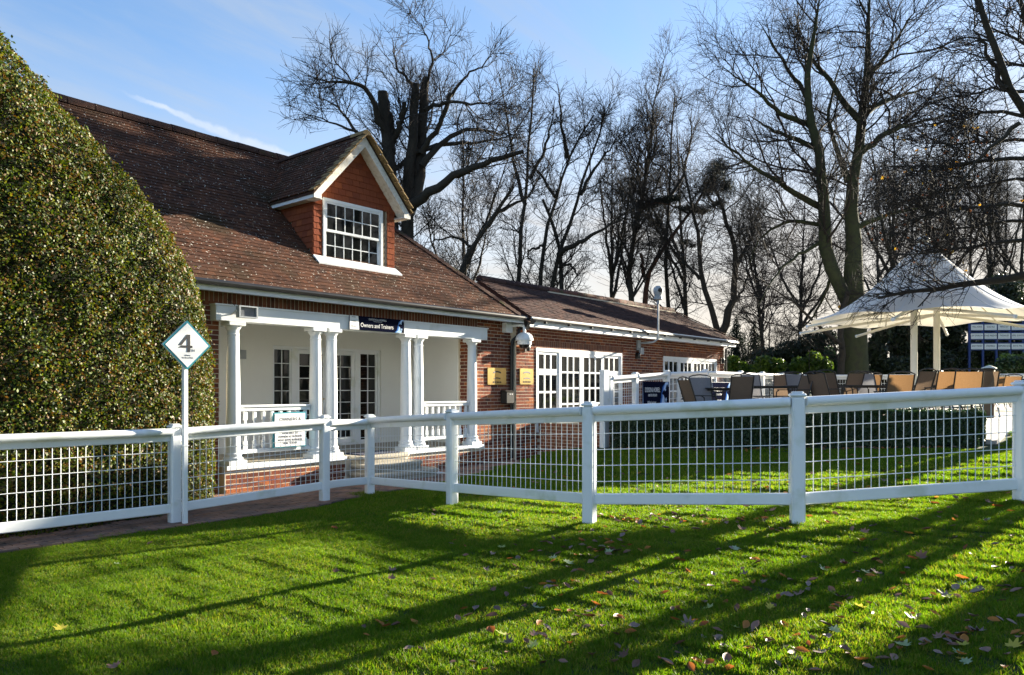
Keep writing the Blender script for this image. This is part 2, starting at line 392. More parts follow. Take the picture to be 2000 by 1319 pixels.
# ------------------------------------------------------------------ terrain
YB = [(-60, 8.75), (6.3, 8.75), (6.9, 9.0), (7.6, 9.12), (8.7, 9.1), (10.4, 9.45), (11.8, 9.85), (13.95, 10.4), (14.2, 10.4), (60, 10.4)]
def yb(x): return np.interp(x, [p[0] for p in YB], [p[1] for p in YB])
def ground(x, y):
    x = np.asarray(x, dtype=float); y = np.asarray(y, dtype=float)
    g = .055 * (9 - y) + .055 * (x - 7.3)
    g = .5 * (g + np.sqrt(g * g + .008)) - .02
    g = 1.0 - .5 * ((1.0 - g) + np.sqrt((1.0 - g) ** 2 + .004))
    s = np.clip((y - yb(x) + .66) / .55, 0, 1); s = s * s * (3 - 2 * s)
    s = s * np.clip((14.3 - x) / .3, 0, 1)
    und = .012 * np.sin(x * 1.7 + 1) * np.sin(y * 1.3) + .008 * np.sin(x * 3.9 + y * 2.7)
    return (g + und * (1 - s)) * (1 - s) + (-.02) * s
def gz(x, y): return float(ground(x, y))
xs = np.concatenate([-np.geomspace(400, 3, 14), np.arange(-2.5, 27, .25), np.geomspace(28, 500, 20)])
ys = np.concatenate([-np.geomspace(400, 6, 14), np.arange(-5, 15, .25), np.geomspace(16, 500, 20)])
X, Y = np.meshgrid(xs, ys, indexing='ij'); Zg = ground(X, Y) - .004
far = np.clip((np.hypot(X, Y) - 60) / 60, 0, 1); Zg = Zg * (1 - far) + .8 * far
V = np.stack([X, Y, Zg], -1).reshape(-1, 3); nx, ny = X.shape
I, J = np.meshgrid(np.arange(nx - 1), np.arange(ny - 1), indexing='ij')
Fg = np.stack([I * ny + J, (I + 1) * ny + J, (I + 1) * ny + J + 1, I * ny + J + 1], -1).reshape(-1, 4)
np_mesh('ground', V, Fg, 'soil', smooth=True, kind='structure')

# path of block pavers
px = [-6] + [p[0] for p in YB[1:8]]
me_v = []; me_f = []
for i, x in enumerate(px):
    y = float(yb(x)); me_v += [(x, y, -.006), (x, 11.05, -.006)]
    if i: k = 2 * i; me_f.append((k - 2, k, k + 1, k - 1))
path = MB().add(me_v, me_f).build('path', 'joint', kind='structure')
recs = []
for r in range(24):
    y = 8.70 + r * .1005
    for c in range(-3, 82):
        x = -2.2 + c * .2015 + (r % 2) * .1
        if x > 13.85 or y - .05 < yb(x) - .02 or y > 10.95: continue
        if 6 < x < 12 and y > 10.82: continue
        j = rnd.uniform(-.002, .003)
        recs.append(((x, y, -.004 + j), Euler((rnd.uniform(-.012, .012), rnd.uniform(-.012, .012), rnd.uniform(-.01, .01))).to_matrix(), (.189, .089, .03)))
# the same bond continues up to the porch
pieces(path, 'paver', recs, 'paver', 300, hidden=lambda u, v: (u < 650 and v < 1000) )

# ------------------------------------------------------------------ clubhouse
K = .953; PITCH = math.atan(K)
def roofz(y): return 3.25 + (y - 10.6) * K
house = thing('clubhouse', 'brick clubhouse with steep tiled roof, gabled dormer and white columned porch', 'building', (6, 11, 0))
w = MB()
w.box(-4, 6.03, 11, 11.3, -.1, 3.2); w.box(11.97, 13.13, 11, 11.3, -.1, 3.2); w.box(6.03, 11.97, 11, 11.3, 2.95, 3.2)
w.box(11.97, 12.2, 11.3, 13.3, -.1, 3.2); w.box(12.2, 13.13, 11.3, 17.2, -.1, 3.2); w.box(-4, 12.2, 17, 17.2, -.1, 3.2); w.box(-4, -3.8, 11.3, 17, -.1, 3.2)
w.box(6.03, 11.97, 10.83, 11.0, -.1, .36)
wall = w.build('wall', 'mortar', house)
# bricks, one by one
recs = []; srecs = []
def brick_face_y(x0, x1, z0, z1, y, recs, openings=(), clip=None):
    """stretcher bond on a wall facing -Y"""
    nrow = int((z1 - z0) / .075 + .01)
    for r in range(nrow):
        z = z0 + (r + .5) * .075
        x = x0 - (.1125 if r % 2 else 0)
        while x < x1 - .01:
            a, b = max(x, x0), min(x + .215, x1)
            segs = [(a, b)]
            for ox0, ox1, oz0, oz1 in openings:
                if oz0 - .03 < z < oz1 + .03:
                    ns = []
                    for s0, s1 in segs:
                        if s1 <= ox0 or s0 >= ox1: ns.append((s0, s1)); continue
                        if s0 < ox0: ns.append((s0, ox0 - .004))
                        if s1 > ox1: ns.append((ox1 + .004, s1))
                    segs = ns
            for s0, s1 in segs:
                if s1 - s0 > .03:
                    recs.append((((s0 + s1) / 2, y + .008 + rnd.uniform(-.002, .002), z), Euler((rnd.uniform(-.006, .006), rnd.uniform(-.006, .006), rnd.uniform(-.01, .01))).to_matrix(), (s1 - s0, .022, .064)))
            x += .225
def brick_face_x(y0, y1, z0, z1, x, recs, sgn=-1, top=None):
    for r in range(int((z1 - z0) / .075 + .01)):
        z = z0 + (r + .5) * .075
        y = y0 - (.1125 if r % 2 else 0)
        while y < y1 - .01:
            a, b = max(y, y0), min(y + .215, y1)
            if b - a > .03 and (top is None or z + .03 < top((a + b) / 2)):
                recs.append(((x - sgn * .008 + rnd.uniform(-.002, .002), (a + b) / 2, z), I3, (.022, b - a, .064)))
            y += .225
brick_face_y(11.985, 13.12, 0.0, 3.15, 11.0, recs)
brick_face_x(11.04, 11.5, .43, 2.9, 11.97, recs)
brick_face_y(6.05, 8.32, 0, .36, 10.83, recs); brick_face_y(9.75, 11.97, 0, .36, 10.83, recs)
brick_face_y(5.35, 6.02, 0, 3.0, 11.0, recs)
pieces(wall, 'brick', recs, 'brick', 300, rest='brickwork')
sold = []
x = 4.6
while x < 11.98:
    sold.append(((x, 11.006 + rnd.uniform(-.002, .002), 3.045), I3, (.064, .022, .205))); x += .0765
pieces(wall, 'soldier_brick', sold, 'soldier')
# porch
p = MB(); p.box(6.0, 12.0, 10.86, 13.0, .30, .425); floor = p.build('porch_floor', 'stone', house)
p = MB(); p.box(6.03, 11.97, 11.02, 13.02, 2.88, 2.93); p.build('porch_ceiling', 'plaster', house)
p = MB()
p.box(6.03, 8.25, 13.0, 13.25, .42, 2.9); p.box(10.98, 11.97, 13.0, 13.25, .42, 2.9); p.box(8.25, 10.98, 13.0, 13.25, 2.49, 2.9)
p.box(5.98, 6.03, 11.3, 13.25, .42, 2.9); p.box(11.945, 11.972, 11.55, 13.0, .42, 2.89)
p.box(8.25, 10.98, 13.22, 13.3, .42, 2.5)
p.build('porch_wall', 'plaster', house)
b = MB(); b.bbox(5.88, 12.12, 10.82, 11.06, 2.69, 2.925, .006); b.box(5.86, 12.14, 10.80, 11.0, 2.925, 2.95)
b.build('porch_beam', 'white', house)
for xa, xb in ((6.03, 8.33), (9.68, 11.99)):
    b = MB(); b.bbox(xa, xb, 10.78, 11.08, .362, .435, .01); b.build('coping', 'white', house)
for cx in (6.23, 7.77, 8.10, 9.86, 10.19, 11.75):
    c = MB()
    c.bbox(cx - .155, cx + .155, 10.785, 11.095, .436, .51, .006)
    c.lathe([(.148, .51), (.152, .53), (.148, .55), (.125, .565), (.122, .58), (.134, .595), (.13, .612), (.108, .63), (.106, .66), (.108, 1.2), (.105, 1.7), (.096, 2.2), (.09, 2.47), (.089, 2.475), (.10, 2.482), (.10, 2.496), (.089, 2.503), (.09, 2.56), (.098, 2.575), (.118, 2.60), (.128, 2.625)], (cx, 10.94, 0), 28)
    c.bbox(cx - .14, cx + .14, 10.80, 11.08, 2.626, 2.688, .006)
    c.build('column', 'white', house, smooth=True)
def balustrade(xa, xb):
    b = MB(); b.bbox(xa, xb, 10.88, 11.0, 1.335, 1.375, .01); b.bbox(xa, xb, 10.90, 10.98, 1.275, 1.334, .008); b.bbox(xa, xb, 10.90, 10.98, .60, .665, .008)
    o = b.build('balustrade', 'white', house)
    n = round((xb - xa) / .155); 
    for i in range(n):
        x = xa + (i + .5) * (xb - xa) / n
        q = MB()
        q.bbox(x - .026, x + .026, 10.914, 10.966, 1.13, 1.273, .006); q.bbox(x - .026, x + .026, 10.914, 10.966, .667, .80, .006)
        q.lathe([(.024, .80), (.014, .815), (.022, .83), (.012, .845), (.026, .90), (.028, .94), (.017, 1.02), (.013, 1.07), (.013, 1.085), (.023, 1.10), (.013, 1.115), (.024, 1.13)], (x, 10.94, 0), 8)
        q.build('baluster', 'white', o, smooth=True)
balustrade(6.36, 7.64); balustrade(10.34, 11.63)

_pane = {}
def glazed(parent, name, x0, x1, z0, z1, y, cols, rows, fr=.05, bar=.018, m='plastic', dep=.05, bottom=None, rowsz=None, xform=None):
    """a leaf or window facing -Y: frame as the part, panes and bars as its sub-parts"""
    bt = fr if bottom is None else bottom
    f = MB(); f.bbox(x0, x0 + fr, y - dep / 2, y + dep / 2, z0, z1, .004); f.bbox(x1 - fr, x1, y - dep / 2, y + dep / 2, z0, z1, .004)
    f.box(x0 + fr, x1 - fr, y - dep / 2 + .001, y + dep / 2 - .001, z0 + .0005, z0 + bt); f.box(x0 + fr, x1 - fr, y - dep / 2 + .001, y + dep / 2 - .001, z1 - fr, z1 - .0005)
    fo = f.build(name, m, parent)
    gx0, gx1, gz0, gz1 = x0 + fr, x1 - fr, z0 + bt, z1 - fr
    pw = (gx1 - gx0) / cols; ph = (gz1 - gz0) / rows
    me = unit_cube('glass'); off = root_loc(fo)
    for i in range(cols):
        for j in range(rows):
            o = bpy.data.objects.new('pane', me); COL.objects.link(o); o.parent = fo
            o.matrix_local = Matrix.Translation(Vector((gx0 + (i + .5) * pw, y + .006, gz0 + (j + .5) * ph)) - off) @ Euler((rnd.uniform(-.006, .006), 0, rnd.uniform(-.008, .008))).to_matrix().to_4x4() @ Matrix.Diagonal((pw + .004, .006, ph + .004, 1))
    for i in range(1, cols):
        MB().box(gx0 + i * pw - bar / 2, gx0 + i * pw + bar / 2, y - dep * .36, y + .012, gz0, gz1).build('glazing_bar', m, fo)
    for j in range(1, rows):
        MB().box(gx0, gx1, y - dep * .33, y + .011, gz0 + j * ph - bar / 2, gz0 + j * ph + bar / 2).build('glazing_bar', m, fo)
    return fo
# porch doors
yd = 13.10
f = MB()
for a, b_ in ((8.25, 8.30), (8.70, 8.82), (10.30, 10.42), (10.93, 10.98)): f.box(a, b_, 13.05, 13.17, .43, 2.44)
f.box(8.25, 10.98, 13.045, 13.175, 2.44, 2.489); f.box(8.25, 10.98, 13.02, 13.18, .426, .47)
f.build('door_frame', 'plastic', house)
glazed(house, 'side_window', 8.30, 8.70, .47, 2.44, yd, 2, 7, .025, .014)
glazed(house, 'side_window', 10.42, 10.93, .47, 2.44, yd, 2, 7, .045, .014)
for a, b_ in ((8.82, 9.558), (9.562, 10.30)):
    d = glazed(house, 'french_door', a, b_, .475, 2.435, yd, 2, 7, .085, .014, bottom=.12)
    hx = 9.51 if a < 9 else 9.61
    MB().tube([(hx, 13.07, 1.42), (hx, 13.03, 1.42), (hx + (-.1 if a < 9 else .1), 13.03, 1.42)], .01, 6).build('handle', 'brass', d)

# roof
r = MB()
e0, e1 = roofz(10.60) - .03, roofz(14.1) - .035
X0, XE, XR = -4.5, 13.06, 13.06 - 3.5
r.add([(X0, 10.6, e0), (XE, 10.6, e0), (XR, 14.1, e1), (X0, 14.1, e1), (X0, 17.6, e0), (XE, 17.6, e0), (X0, 10.6, e0 - .015), (XE, 10.6, e0 - .015), (XE, 17.6, e0 - .015), (X0, 17.6, e0 - .015)],
      [(0, 1, 2, 3), (3, 2, 5, 4), (1, 5, 2), (6, 7, 1, 0), (7, 8, 5, 1), (8, 9, 4, 5), (9, 6, 0, 3, 4), (9, 8, 7, 6)])
roof = r.build('roof', 'tile', house)
recs = []; hiprecs = []
tw = .168
def tile_R(pitch, tilt): return Euler((pitch - tilt, 0, 0)).to_matrix()
cs, sn = math.cos(PITCH), math.sin(PITCH)
ncr = int(3.53 / cs / .1)
for i in range(ncr):
    s = i * .1
    y = 10.555 + (s + .085) * cs; z = roofz(y) - .002
    x = 1.2 + (i % 2) * tw / 2
    xr = 13.12 - (y - 10.48)
    sag = .004 * math.sin(i * .7)
    while x < xr - .02:
        if not (abs(x - 9.03) < .86 and 11.6 < y < 12.6):
            recs.append(((x + rnd.uniform(-.003, .003), y, z + sag + rnd.uniform(-.0015, .0015)), Euler((PITCH - .10 + rnd.uniform(-.012, .012), rnd.uniform(-.008, .008), 0)).to_matrix(), (tw - .002, .19, .011)))
        x += tw
pieces(roof, 'tile', recs, 'tile', 300, hidden=lambda u, v: u < 440 and v > 100 + u * .95)
# hip bonnets and ridge
for i in range(44):
    s = i / 44; y = 10.5 + s * 3.58; x = 13.1 - (y - 10.5); z = roofz(y) + .03
    hiprecs.append(((x - .0, y, z), Euler((R(28), R(30), R(-45))).to_matrix(), (.17, .17, .016)))
pieces(roof, 'hip_tile', hiprecs, 'tile_moss')
def half_round(x0, x1, y, z, r, name, m, parent):
    v = []; n = 9
    for x, rr in ((x0, r), (x1, r * .97)):
        for k in range(n):
            a = math.pi * (-.06 + 1.12 * k / (n - 1)); v.append((x, y + rr * math.cos(a), z + rr * math.sin(a)))
    f = [(k, k + 1, n + k + 1, n + k) for k in range(n - 1)] + [tuple(range(n - 1, -1, -1)), tuple(range(n, 2 * n))]
    return MB().add(v, f).build(name, m, parent, smooth=False)
x = -.5
while x < 9.4:
    half_round(x, min(x + .44, 9.5), 14.1, roofz(14.1) - .05 + rnd.uniform(-.005, .005), .13, 'ridge_tile', 'tile_moss', roof); x += .452
# eaves
e = MB(); e.box(-4.5, 13.08, 10.575, 10.60, 3.105, 3.205); e.build('fascia', 'white', house)
e = MB(); e.box(-4.5, 13.08, 10.60, 11.0, 3.15, 3.165); e.build('soffit', 'white', house)
e = MB(); e.tube([(-4.5, 10.525, 3.235), (13.13, 10.525, 3.215)], .046, 10); e.build('gutter', 'black', house, smooth=True)
# ------------------------------------------------------------------ dormer (a part of the house with its own pieces)
DX = 9.03; DY = 11.43
d = MB(); d.box(DX - .95, DX + .95, DY + .06, 13.2, 3.9, 5.2)
d.prism([(DX - 1.0, 5.2), (DX + 1.0, 5.2), (DX, 6.30)], DY + .02, 13.9)
d.box(DX - .95, 8.26, DY + .02, DY + .06, 3.9, 5.2); d.box(9.76, DX + .95, DY + .02, DY + .06, 3.9, 5.2); d.box(8.26, 9.76, DY + .02, DY + .06, 5.145, 5.2)
dormer = d.build('dormer', 'mortar', house)
hr = []
for i in range(11):           # strips each side of the window
    z = 4.02 + i * .112
    for xa, xb in ((8.07, 8.26), (9.80, 9.99)):
        if z < roofz(DY) - .02: pass
        offx = (i % 2) * .06
        for q0, q1 in ((xa, xa + .125 - offx), (xa + .128 - offx, xb)):
            if q1 - q0 > .03: hr.append((((q0 + q1) / 2, DY - .006, z + .04), Euler((R(90) - .10 + rnd.uniform(-.02, .02), 0, rnd.uniform(-.02, .02))).to_matrix(), (q1 - q0 - .004, .15, .013)))
for i in range(10):           # gable
    z = 5.18 + i * .115
    half = (6.28 - z) / 1.13
    x = DX - half + (i % 2) * .08
    x = DX - (int(half / .165) + 1) * .165 + (i % 2) * .082
    while x < DX + half:
        a, b_ = max(x, DX - half), min(x + .161, DX + half)
        if b_ - a > .03: hr.append((((a + b_) / 2, DY - .008, z + .045), Euler((R(90) - .11 + rnd.uniform(-.03, .03), rnd.uniform(-.015, .015), 0)).to_matrix(), (b_ - a, .165, .013)))
        x += .165
for i in range(11):           # left cheek
    z = 4.0 + i * .112
    ymax = (z - 3.25) / K + 10.6
    y = DY - (i % 2) * .08
    while y < ymax:
        a, b_ = max(y, DY - .01), min(y + .162, ymax + .1)
        ex = Vector((0, -1, 0)); ey = Vector((.11, 0, .994)).normalized(); ez = ex.cross(ey)
        if b_ - a > .03: hr.append(((DX - .965, (a + b_) / 2, z + .045), Matrix((ex, ey, ez)).transposed(), (b_ - a, .165, .013)))
        y += .166
pieces(dormer, 'hung_tile', hr, 'hung', 300)
def dplane(x): return 6.46 - 1.13 * abs(x - DX)
dr = MB()
for sg in (-1, 1):
    xe = DX + sg * 1.15
    ze, zr = dplane(xe) - .03, dplane(DX) - .03
    ym_e, ym_r = (ze - 3.25) / K + 10.6 + .1, (zr - 3.25) / K + 10.6 + .1
    for dz in (0, -.05):
        pass
    vs_ = [(xe, 11.14, ze), (DX, 11.14, zr), (DX, ym_r, zr), (xe, ym_e, ze)]
    vs_ += [(x_, y_, z_ - .05) for x_, y_, z_ in vs_]
    dr.add(vs_, [(0, 1, 2, 3), (7, 6, 5, 4), (0, 4, 5, 1), (1, 5, 6, 2), (2, 6, 7, 3), (3, 7, 4, 0)])
dro = dr.build('dormer_roof', 'tile_moss', house)
trs = []; vrs = []
pd = math.atan(1.13); cd, sdn = math.cos(pd), math.sin(pd)
for sg in (-1, 1):
    ex = Vector((0, sg, 0)); 
    for i in range(17):
        s = i * .1; xx = DX + sg * (1.16 - (s + .085) * cd); zz = dplane(xx) - .002
        ym = (zz - 3.25) / K + 10.6
        ey = Vector((-sg * math.cos(pd - .1), 0, math.sin(pd - .1))); ez = ex.cross(ey)
        mr = Matrix((ex, ey, ez)).transposed()
        y = 11.10 + tw / 2 - (i % 2) * tw / 2; first = True
        while y < ym:
            (vrs if first else trs).append(((xx, y, zz + rnd.uniform(-.004, .004)), mr, (tw - .005, .19, .015 if not first else .024)))
            y += tw; first = False
pieces(dro, 'tile', trs, 'tile', 300)
pieces(dro, 'verge_tile', vrs, 'lichen', 300)
y = 11.08
while y < 13.8:
    v = []
    n = 7
    for yy in (y, min(y + .4, 13.95)):
        for k in range(n):
            a = math.pi * k / (n - 1); v.append((DX + .1 * math.cos(a), yy, 6.40 + .1 * math.sin(a)))
    MB().add(v, [(k, k + 1, n + k + 1, n + k) for k in range(n - 1)] + [tuple(range(n - 1, -1, -1)), tuple(range(n, 2 * n))]).build('ridge_tile', 'lichen' if y < 11.2 else 'tile_moss', dro); y += .41
for sg in (-1, 1):
    xe = DX + sg * 1.14; zt = dplane(xe) - .05
    MB().prism([(xe, zt), (DX, 6.40), (DX, 6.19), (xe - sg * .16, zt - .02), (xe - sg * .16, zt - .10), (xe - sg * .0, zt - .10)][::1 if sg < 0 else -1], 11.145, 11.175).build('bargeboard', 'weathered', dormer)
    MB().prism([(xe - sg * .02, zt - .085), (DX - sg * .0, 6.30), (DX, 6.27), (xe - sg * .05, zt - .115)][::1 if sg < 0 else -1], 11.176, 11.42).build('verge_soffit', 'weathered', dormer)
    MB().box(min(xe, xe - sg * .03), max(xe, xe - sg * .03), 11.178, 12.62, zt - .10, zt - .005).build('eaves_board', 'white', dormer)
    MB().box(min(xe - sg * .03, xe - sg * .2), max(xe - sg * .03, xe - sg * .2), 11.178, 12.5, zt - .10, zt - .085).build('soffit', 'white', dormer)
# sash window
win = MB(); wx0, wx1, wz0, wz1 = 8.27, 9.68, 3.97, 5.14
win.bbox(wx0, wx0 + .055, DY - .03, DY + .08, wz0, wz1, .005); win.bbox(wx1 - .055, wx1, DY - .03, DY + .08, wz0, wz1, .005)
win.box(wx0 + .055, wx1 - .055, DY - .028, DY + .08, wz1 - .06, wz1 - .001); win.bbox(wx0 - .02, wx1 + .02, DY - .05, DY + .08, wz0 - .055, wz0 - .001, .006)
win.box(wx0 + .055, wx1 - .055, DY - .028, DY + .08, wz0 + .001, wz0 + .03)
wo = win.build('dormer_window', 'white', house)
def sash(z0, z1, y, fr):
    x0, x1 = wx0 + .057, wx1 - .057
    f = MB(); f.box(x0, x0 + fr, y - .018, y + .018, z0, z1); f.box(x1 - fr, x1, y - .018, y + .018, z0, z1); f.box(x0 + fr, x1 - fr, y - .019, y + .017, z0 + .0005, z0 + .045); f.box(x0 + fr, x1 - fr, y - .019, y + .017, z1 - .035, z1 - .0005)
    f.build('sash', 'white', wo)
    gx0, gx1, gz0, gz1 = x0 + fr, x1 - fr, z0 + .045, z1 - .035
    me = unit_cube('glass'); off = root_loc(wo)
    for i in range(6):
        for j in range(2):
            pw, ph = (gx1 - gx0) / 6, (gz1 - gz0) / 2
            o = bpy.data.objects.new('pane', me); COL.objects.link(o); o.parent = wo
            o.matrix_local = Matrix.Translation(Vector((gx0 + (i + .5) * pw, y, gz0 + (j + .5) * ph)) - off) @ Euler((rnd.uniform(-.01, .01), 0, rnd.uniform(-.012, .012))).to_matrix().to_4x4() @ Matrix.Diagonal((pw, .006, ph, 1))
    for i in range(1, 6):
        xx = gx0 + i * (gx1 - gx0) / 6; MB().box(xx - .008, xx + .008, y - .014, y + .012, gz0, gz1).build('glazing_bar', 'white', wo)
    MB().box(gx0, gx1, y - .0135, y + .0115, (gz0 + gz1) / 2 - .008, (gz0 + gz1) / 2 + .008).build('glazing_bar', 'white', wo)
sash(4.53, 5.08, DY + .0, .035); sash(4.0, 4.565, DY + .04, .045)
MB().box(9.685, 9.765, DY + .0, DY + .06, 3.97, 5.145).build('jamb_board', 'wood', dormer)
q = MB(); q.add([(8.05, 11.40, roofz(11.40) + .05), (10.0, 11.40, roofz(11.40) + .03), (10.06, 11.26, roofz(11.26) + .035), (8.08, 11.26, roofz(11.26) + .035), (8.05, 11.42, roofz(11.40) - .04), (10.0, 11.42, roofz(11.40) - .04), (10.06, 11.27, roofz(11.27) - .03), (8.08, 11.27, roofz(11.27) - .03)], [(3, 2, 1, 0), (4, 5, 6, 7), (2, 3, 7, 6), (0, 1, 5, 4), (1, 2, 6, 5), (3, 0, 4, 7)]); q.build('lead_flashing', 'white', dormer)

# steps, mat, cover, signs on the house
st = thing('stone_steps', 'rounded grey stone steps up to the porch doors', 'steps', (9.0, 10.4, 0))
def slab(x0, x1, y0, y1, z0, z1, rad, name='step'):
    pts = []
    for cx, cy_, a0 in ((x0 + rad, y0 + rad, 180), (x1 - rad, y0 + rad, 270)):
        for k in range(7): a = R(a0 + 15 * k); pts.append((cx + rad * math.cos(a), cy_ + rad * math.sin(a)))
    pts += [(x1, y1), (x0, y1)]
    n = len(pts); v = []; h = z1 - z0; cxm, cym = (x0 + x1) / 2, y1
    for z, ins in ((z0, .03), (z0 + h * .45, .03), (z0 + h * .55, .008), (z0 + h * .75, 0), (z1 - .015, .006), (z1, .025)):
        for x, y in pts:
            dx, dy = x - cxm, y - cym; l = math.hypot(dx, dy) or 1
            v.append((x - dx / l * ins, y - dy / l * ins, z))
    f = [tuple(range(n - 1, -1, -1)), tuple(range(5 * n, 6 * n))]
    for k in range(5):
        for i in range(n): j = (i + 1) % n; f.append((k * n + i, k * n + j, (k + 1) * n + j, (k + 1) * n + i))
    MB().add(v, f).build(name, 'stone', st, smooth=True)
slab(8.36, 9.95, 9.98, 10.78, .012, .15, .22); slab(8.40, 9.80, 10.28, 10.80, .151, .29, .2); slab(8.42, 9.66, 10.54, 10.99, .291, .428, .12)
MB().bbox(8.62, 9.5, 10.70, 11.25, .43, .447, .005).build('doormat', 'mat', label='dark navy doormat at the top of the porch steps', cat='doormat')
dc = thing('drain_cover', 'pale metal cover set in the block paving by the steps', 'drain cover', (9.9, 10.4, .012))
MB().bbox(9.72, 10.28, 10.20, 10.62, .012, .020, .003).build('cover', 'grey', dc); 
for k in range(5): MB().box(9.76 + k * .1, 9.80 + k * .1, 10.24, 10.58, .0205, .024).build('rib', 'pale', dc)

sg = thing('porch_sign', 'long dark sign reading Owners and Trainers on the porch beam', 'sign', (9.03, 10.8, 2.82))
MB().box(8.385, 9.68, 10.785, 10.80, 2.70, 2.952).build('board', 'navy', sg)
MB().prism([(8.386, 2.701), (8.60, 2.701), (8.575, 2.951), (8.386, 2.951)], 10.780, 10.7845).build('white_end', 'signwhite', sg)
text('DODSON & HORRELL', .048, (9.03, 10.783, 2.905), 'signwhite', sg, sx=.9)
text('HORSE FEED SPECIALISTS', .018, (9.03, 10.783, 2.872), 'signwhite', sg)
text('Owners and Trainers', .112, (9.02, 10.783, 2.79), 'signwhite', sg, sx=.80)
for k, (tx, tz) in enumerate((('OWNERS', 2.925), ('TRAINERS', 2.85), ('WELCOME', 2.76))): text(tx, .022, (8.47, 10.779, tz), 'ink', sg)
def rider(cx, y, cz, s, parent, mdark='navy', mlight='pale', glow=True):
    """bright flash with the outline of a horse and rider in front of it"""
    fl = [(-.36, -.5), (-.14, -.34), (-.06, -.12), (-.02, .1), (.06, .3), (.2, .5), (.44, .5), (.44, .2), (.36, -.1), (.26, -.3), (.2, -.5)]
    gl = [(x - .12 if x < .2 else x, z) for x, z in fl]
    if glow: MB().prism([(cx + x * s, cz + z * s) for x, z in gl], y - .0008, y).build('blue_glow', 'glow', parent)
    MB().prism([(cx + x * s, cz + z * s) for x, z in fl], y - .0018, y - .001).build('pale_flash', mlight, parent)
    hs = [(-.12, .04), (-.02, .12), (.08, .2), (.14, .12), (.22, .16), (.26, .26), (.34, .34), (.44, .3), (.46, -.2), (.40, -.5), (.30, -.5), (.33, -.28), (.24, -.12), (.16, -.22), (.2, -.36), (.12, -.34), (.1, -.16), (.02, -.04), (-.08, .0)]
    MB().prism([(cx + x * s, cz + z * s) for x, z in hs], y - .003, y - .002).build('horse_outline', mdark, parent)
    MB().prism([(cx + x * s, cz + z * s) for x, z in [(.18, .2), (.26, .36), (.34, .42), (.4, .34), (.34, .24)]], y - .0045, y - .0032).build('rider_outline', mdark, parent)
rider(9.56, 10.7845, 2.826, .25, sg)

nb = thing('notice_board', 'white notice with teal edge reading OWNERS & TRAINERS on the left porch balustrade', 'notice', (7.2, 10.85, .9))
MB().bbox(6.89, 7.51, 10.845, 10.87, .66, 1.245, .004).build('edge', 'teal', nb)
MB().box(6.91, 7.49, 10.838, 10.844, .68, 1.225).build('board', 'signwhite', nb)
text('OWNERS &', .082, (7.2, 10.837, 1.125), 'ink', nb); text('TRAINERS', .082, (7.2, 10.837, 1.04), 'ink', nb); text('HOSPITALITY', .05, (7.2, 10.837, .965), 'ink', nb)
for k, l in enumerate(('AVAILABLE TO', 'OWNERS & TRAINERS', 'WHO HAVE RUNNERS', 'HERE TODAY')): text(l, .047, (7.2, 10.837, .895 - k * .055), 'ink', nb)
for x in (6.94, 7.46): MB().lathe([(.008, 0), (.008, .004)], (x, 10.835, 1.2), 6).build('screw', 'grey', nb)

fl = thing('floodlight', 'white framed floodlight fixed to the left end of the porch beam', 'lamp', (6.25, 10.75, 2.8))
q = MB(); q.box(6.14, 6.46, 10.60, 10.70, 2.74, 2.76); q.box(6.14, 6.46, 10.60, 10.70, 2.905, 2.925); q.box(6.14, 6.165, 10.60, 10.70, 2.76, 2.905); q.box(6.435, 6.46, 10.60, 10.70, 2.76, 2.905); q.box(6.165, 6.435, 10.69, 10.72, 2.76, 2.905)
q.build('housing', 'grey', fl); MB().box(6.166, 6.434, 10.64, 10.655, 2.761, 2.904).build('lens', 'flood', fl)
MB().tube([(6.13, 10.66, 2.85), (6.10, 10.72, 2.80), (6.14, 10.82, 2.80)], .012, 6).build('bracket', 'weathered', fl)
MB().tube([(6.13, 10.70, 2.92), (6.08, 10.75, 2.98), (6.06, 10.80, 3.02)], .006, 5).build('cable', 'black', fl)
lv = thing('vent_grille', 'small grey louvred grille on the plaster wall at the left of the porch', 'vent', (7.52, 13.0, 2.28))
MB().box(7.38, 7.66, 12.975, 12.998, 2.20, 2.37).build('frame', 'grey', lv)
for k in range(5): MB().box(7.40, 7.64, 12.962, 12.974, 2.215 + k * .03, 2.230 + k * .03).build('slat', 'grey', lv)

def plaque(x0, x1, y, z0, z1, lab):
    t = thing('brass_plaque', lab, 'plaque', ((x0 + x1) / 2, y, z0), group='brass plaques on the brick wall')
    MB().bbox(x0, x1, y - .018, y, z0, z1, .003).build('plate', 'brass', t)
    cx = (x0 + x1) / 2; h = z1 - z0
    arc = [(cx - .13 + .26 * k / 8, z0 + h * .76 + .022 * math.sin(math.pi * k / 8)) for k in range(9)]
    MB().prism(arc + [(x, z - .035) for x, z in arc[::-1]], y - .021, y - .0185).build('engraved_banner', 'ink', t)
    arc = [(cx - .11 + .22 * k / 8, z0 + h * .40 + .014 * math.sin(math.pi * k / 8)) for k in range(9)]
    MB().prism(arc + [(x, z - .026) for x, z in arc[::-1]], y - .021, y - .0185).build('engraved_banner', 'ink', t)
    for k in range(5): MB().lathe([(.02, 0), (.02, .003), (.014, .003), (.014, .0)], (cx - .12 + k * .06, 0, 0), 10).build('engraved_ring', 'ink', t).matrix_local = Matrix.Translation(Vector((cx - .12 + k * .06, y - .019, z0 + .06)) - root_loc(t)) @ Euler((R(90), 0, 0)).to_matrix().to_4x4() @ Matrix.Translation(Vector((-(cx - .12 + k * .06), 0, 0)) + root_loc(t))
    for x in (x0 + .02, x1 - .02):
        for z in (z0 + .02, z1 - .02): MB().box(x - .006, x + .006, y - .022, y - .0185, z - .006, z + .006).build('screw', 'ink', t)
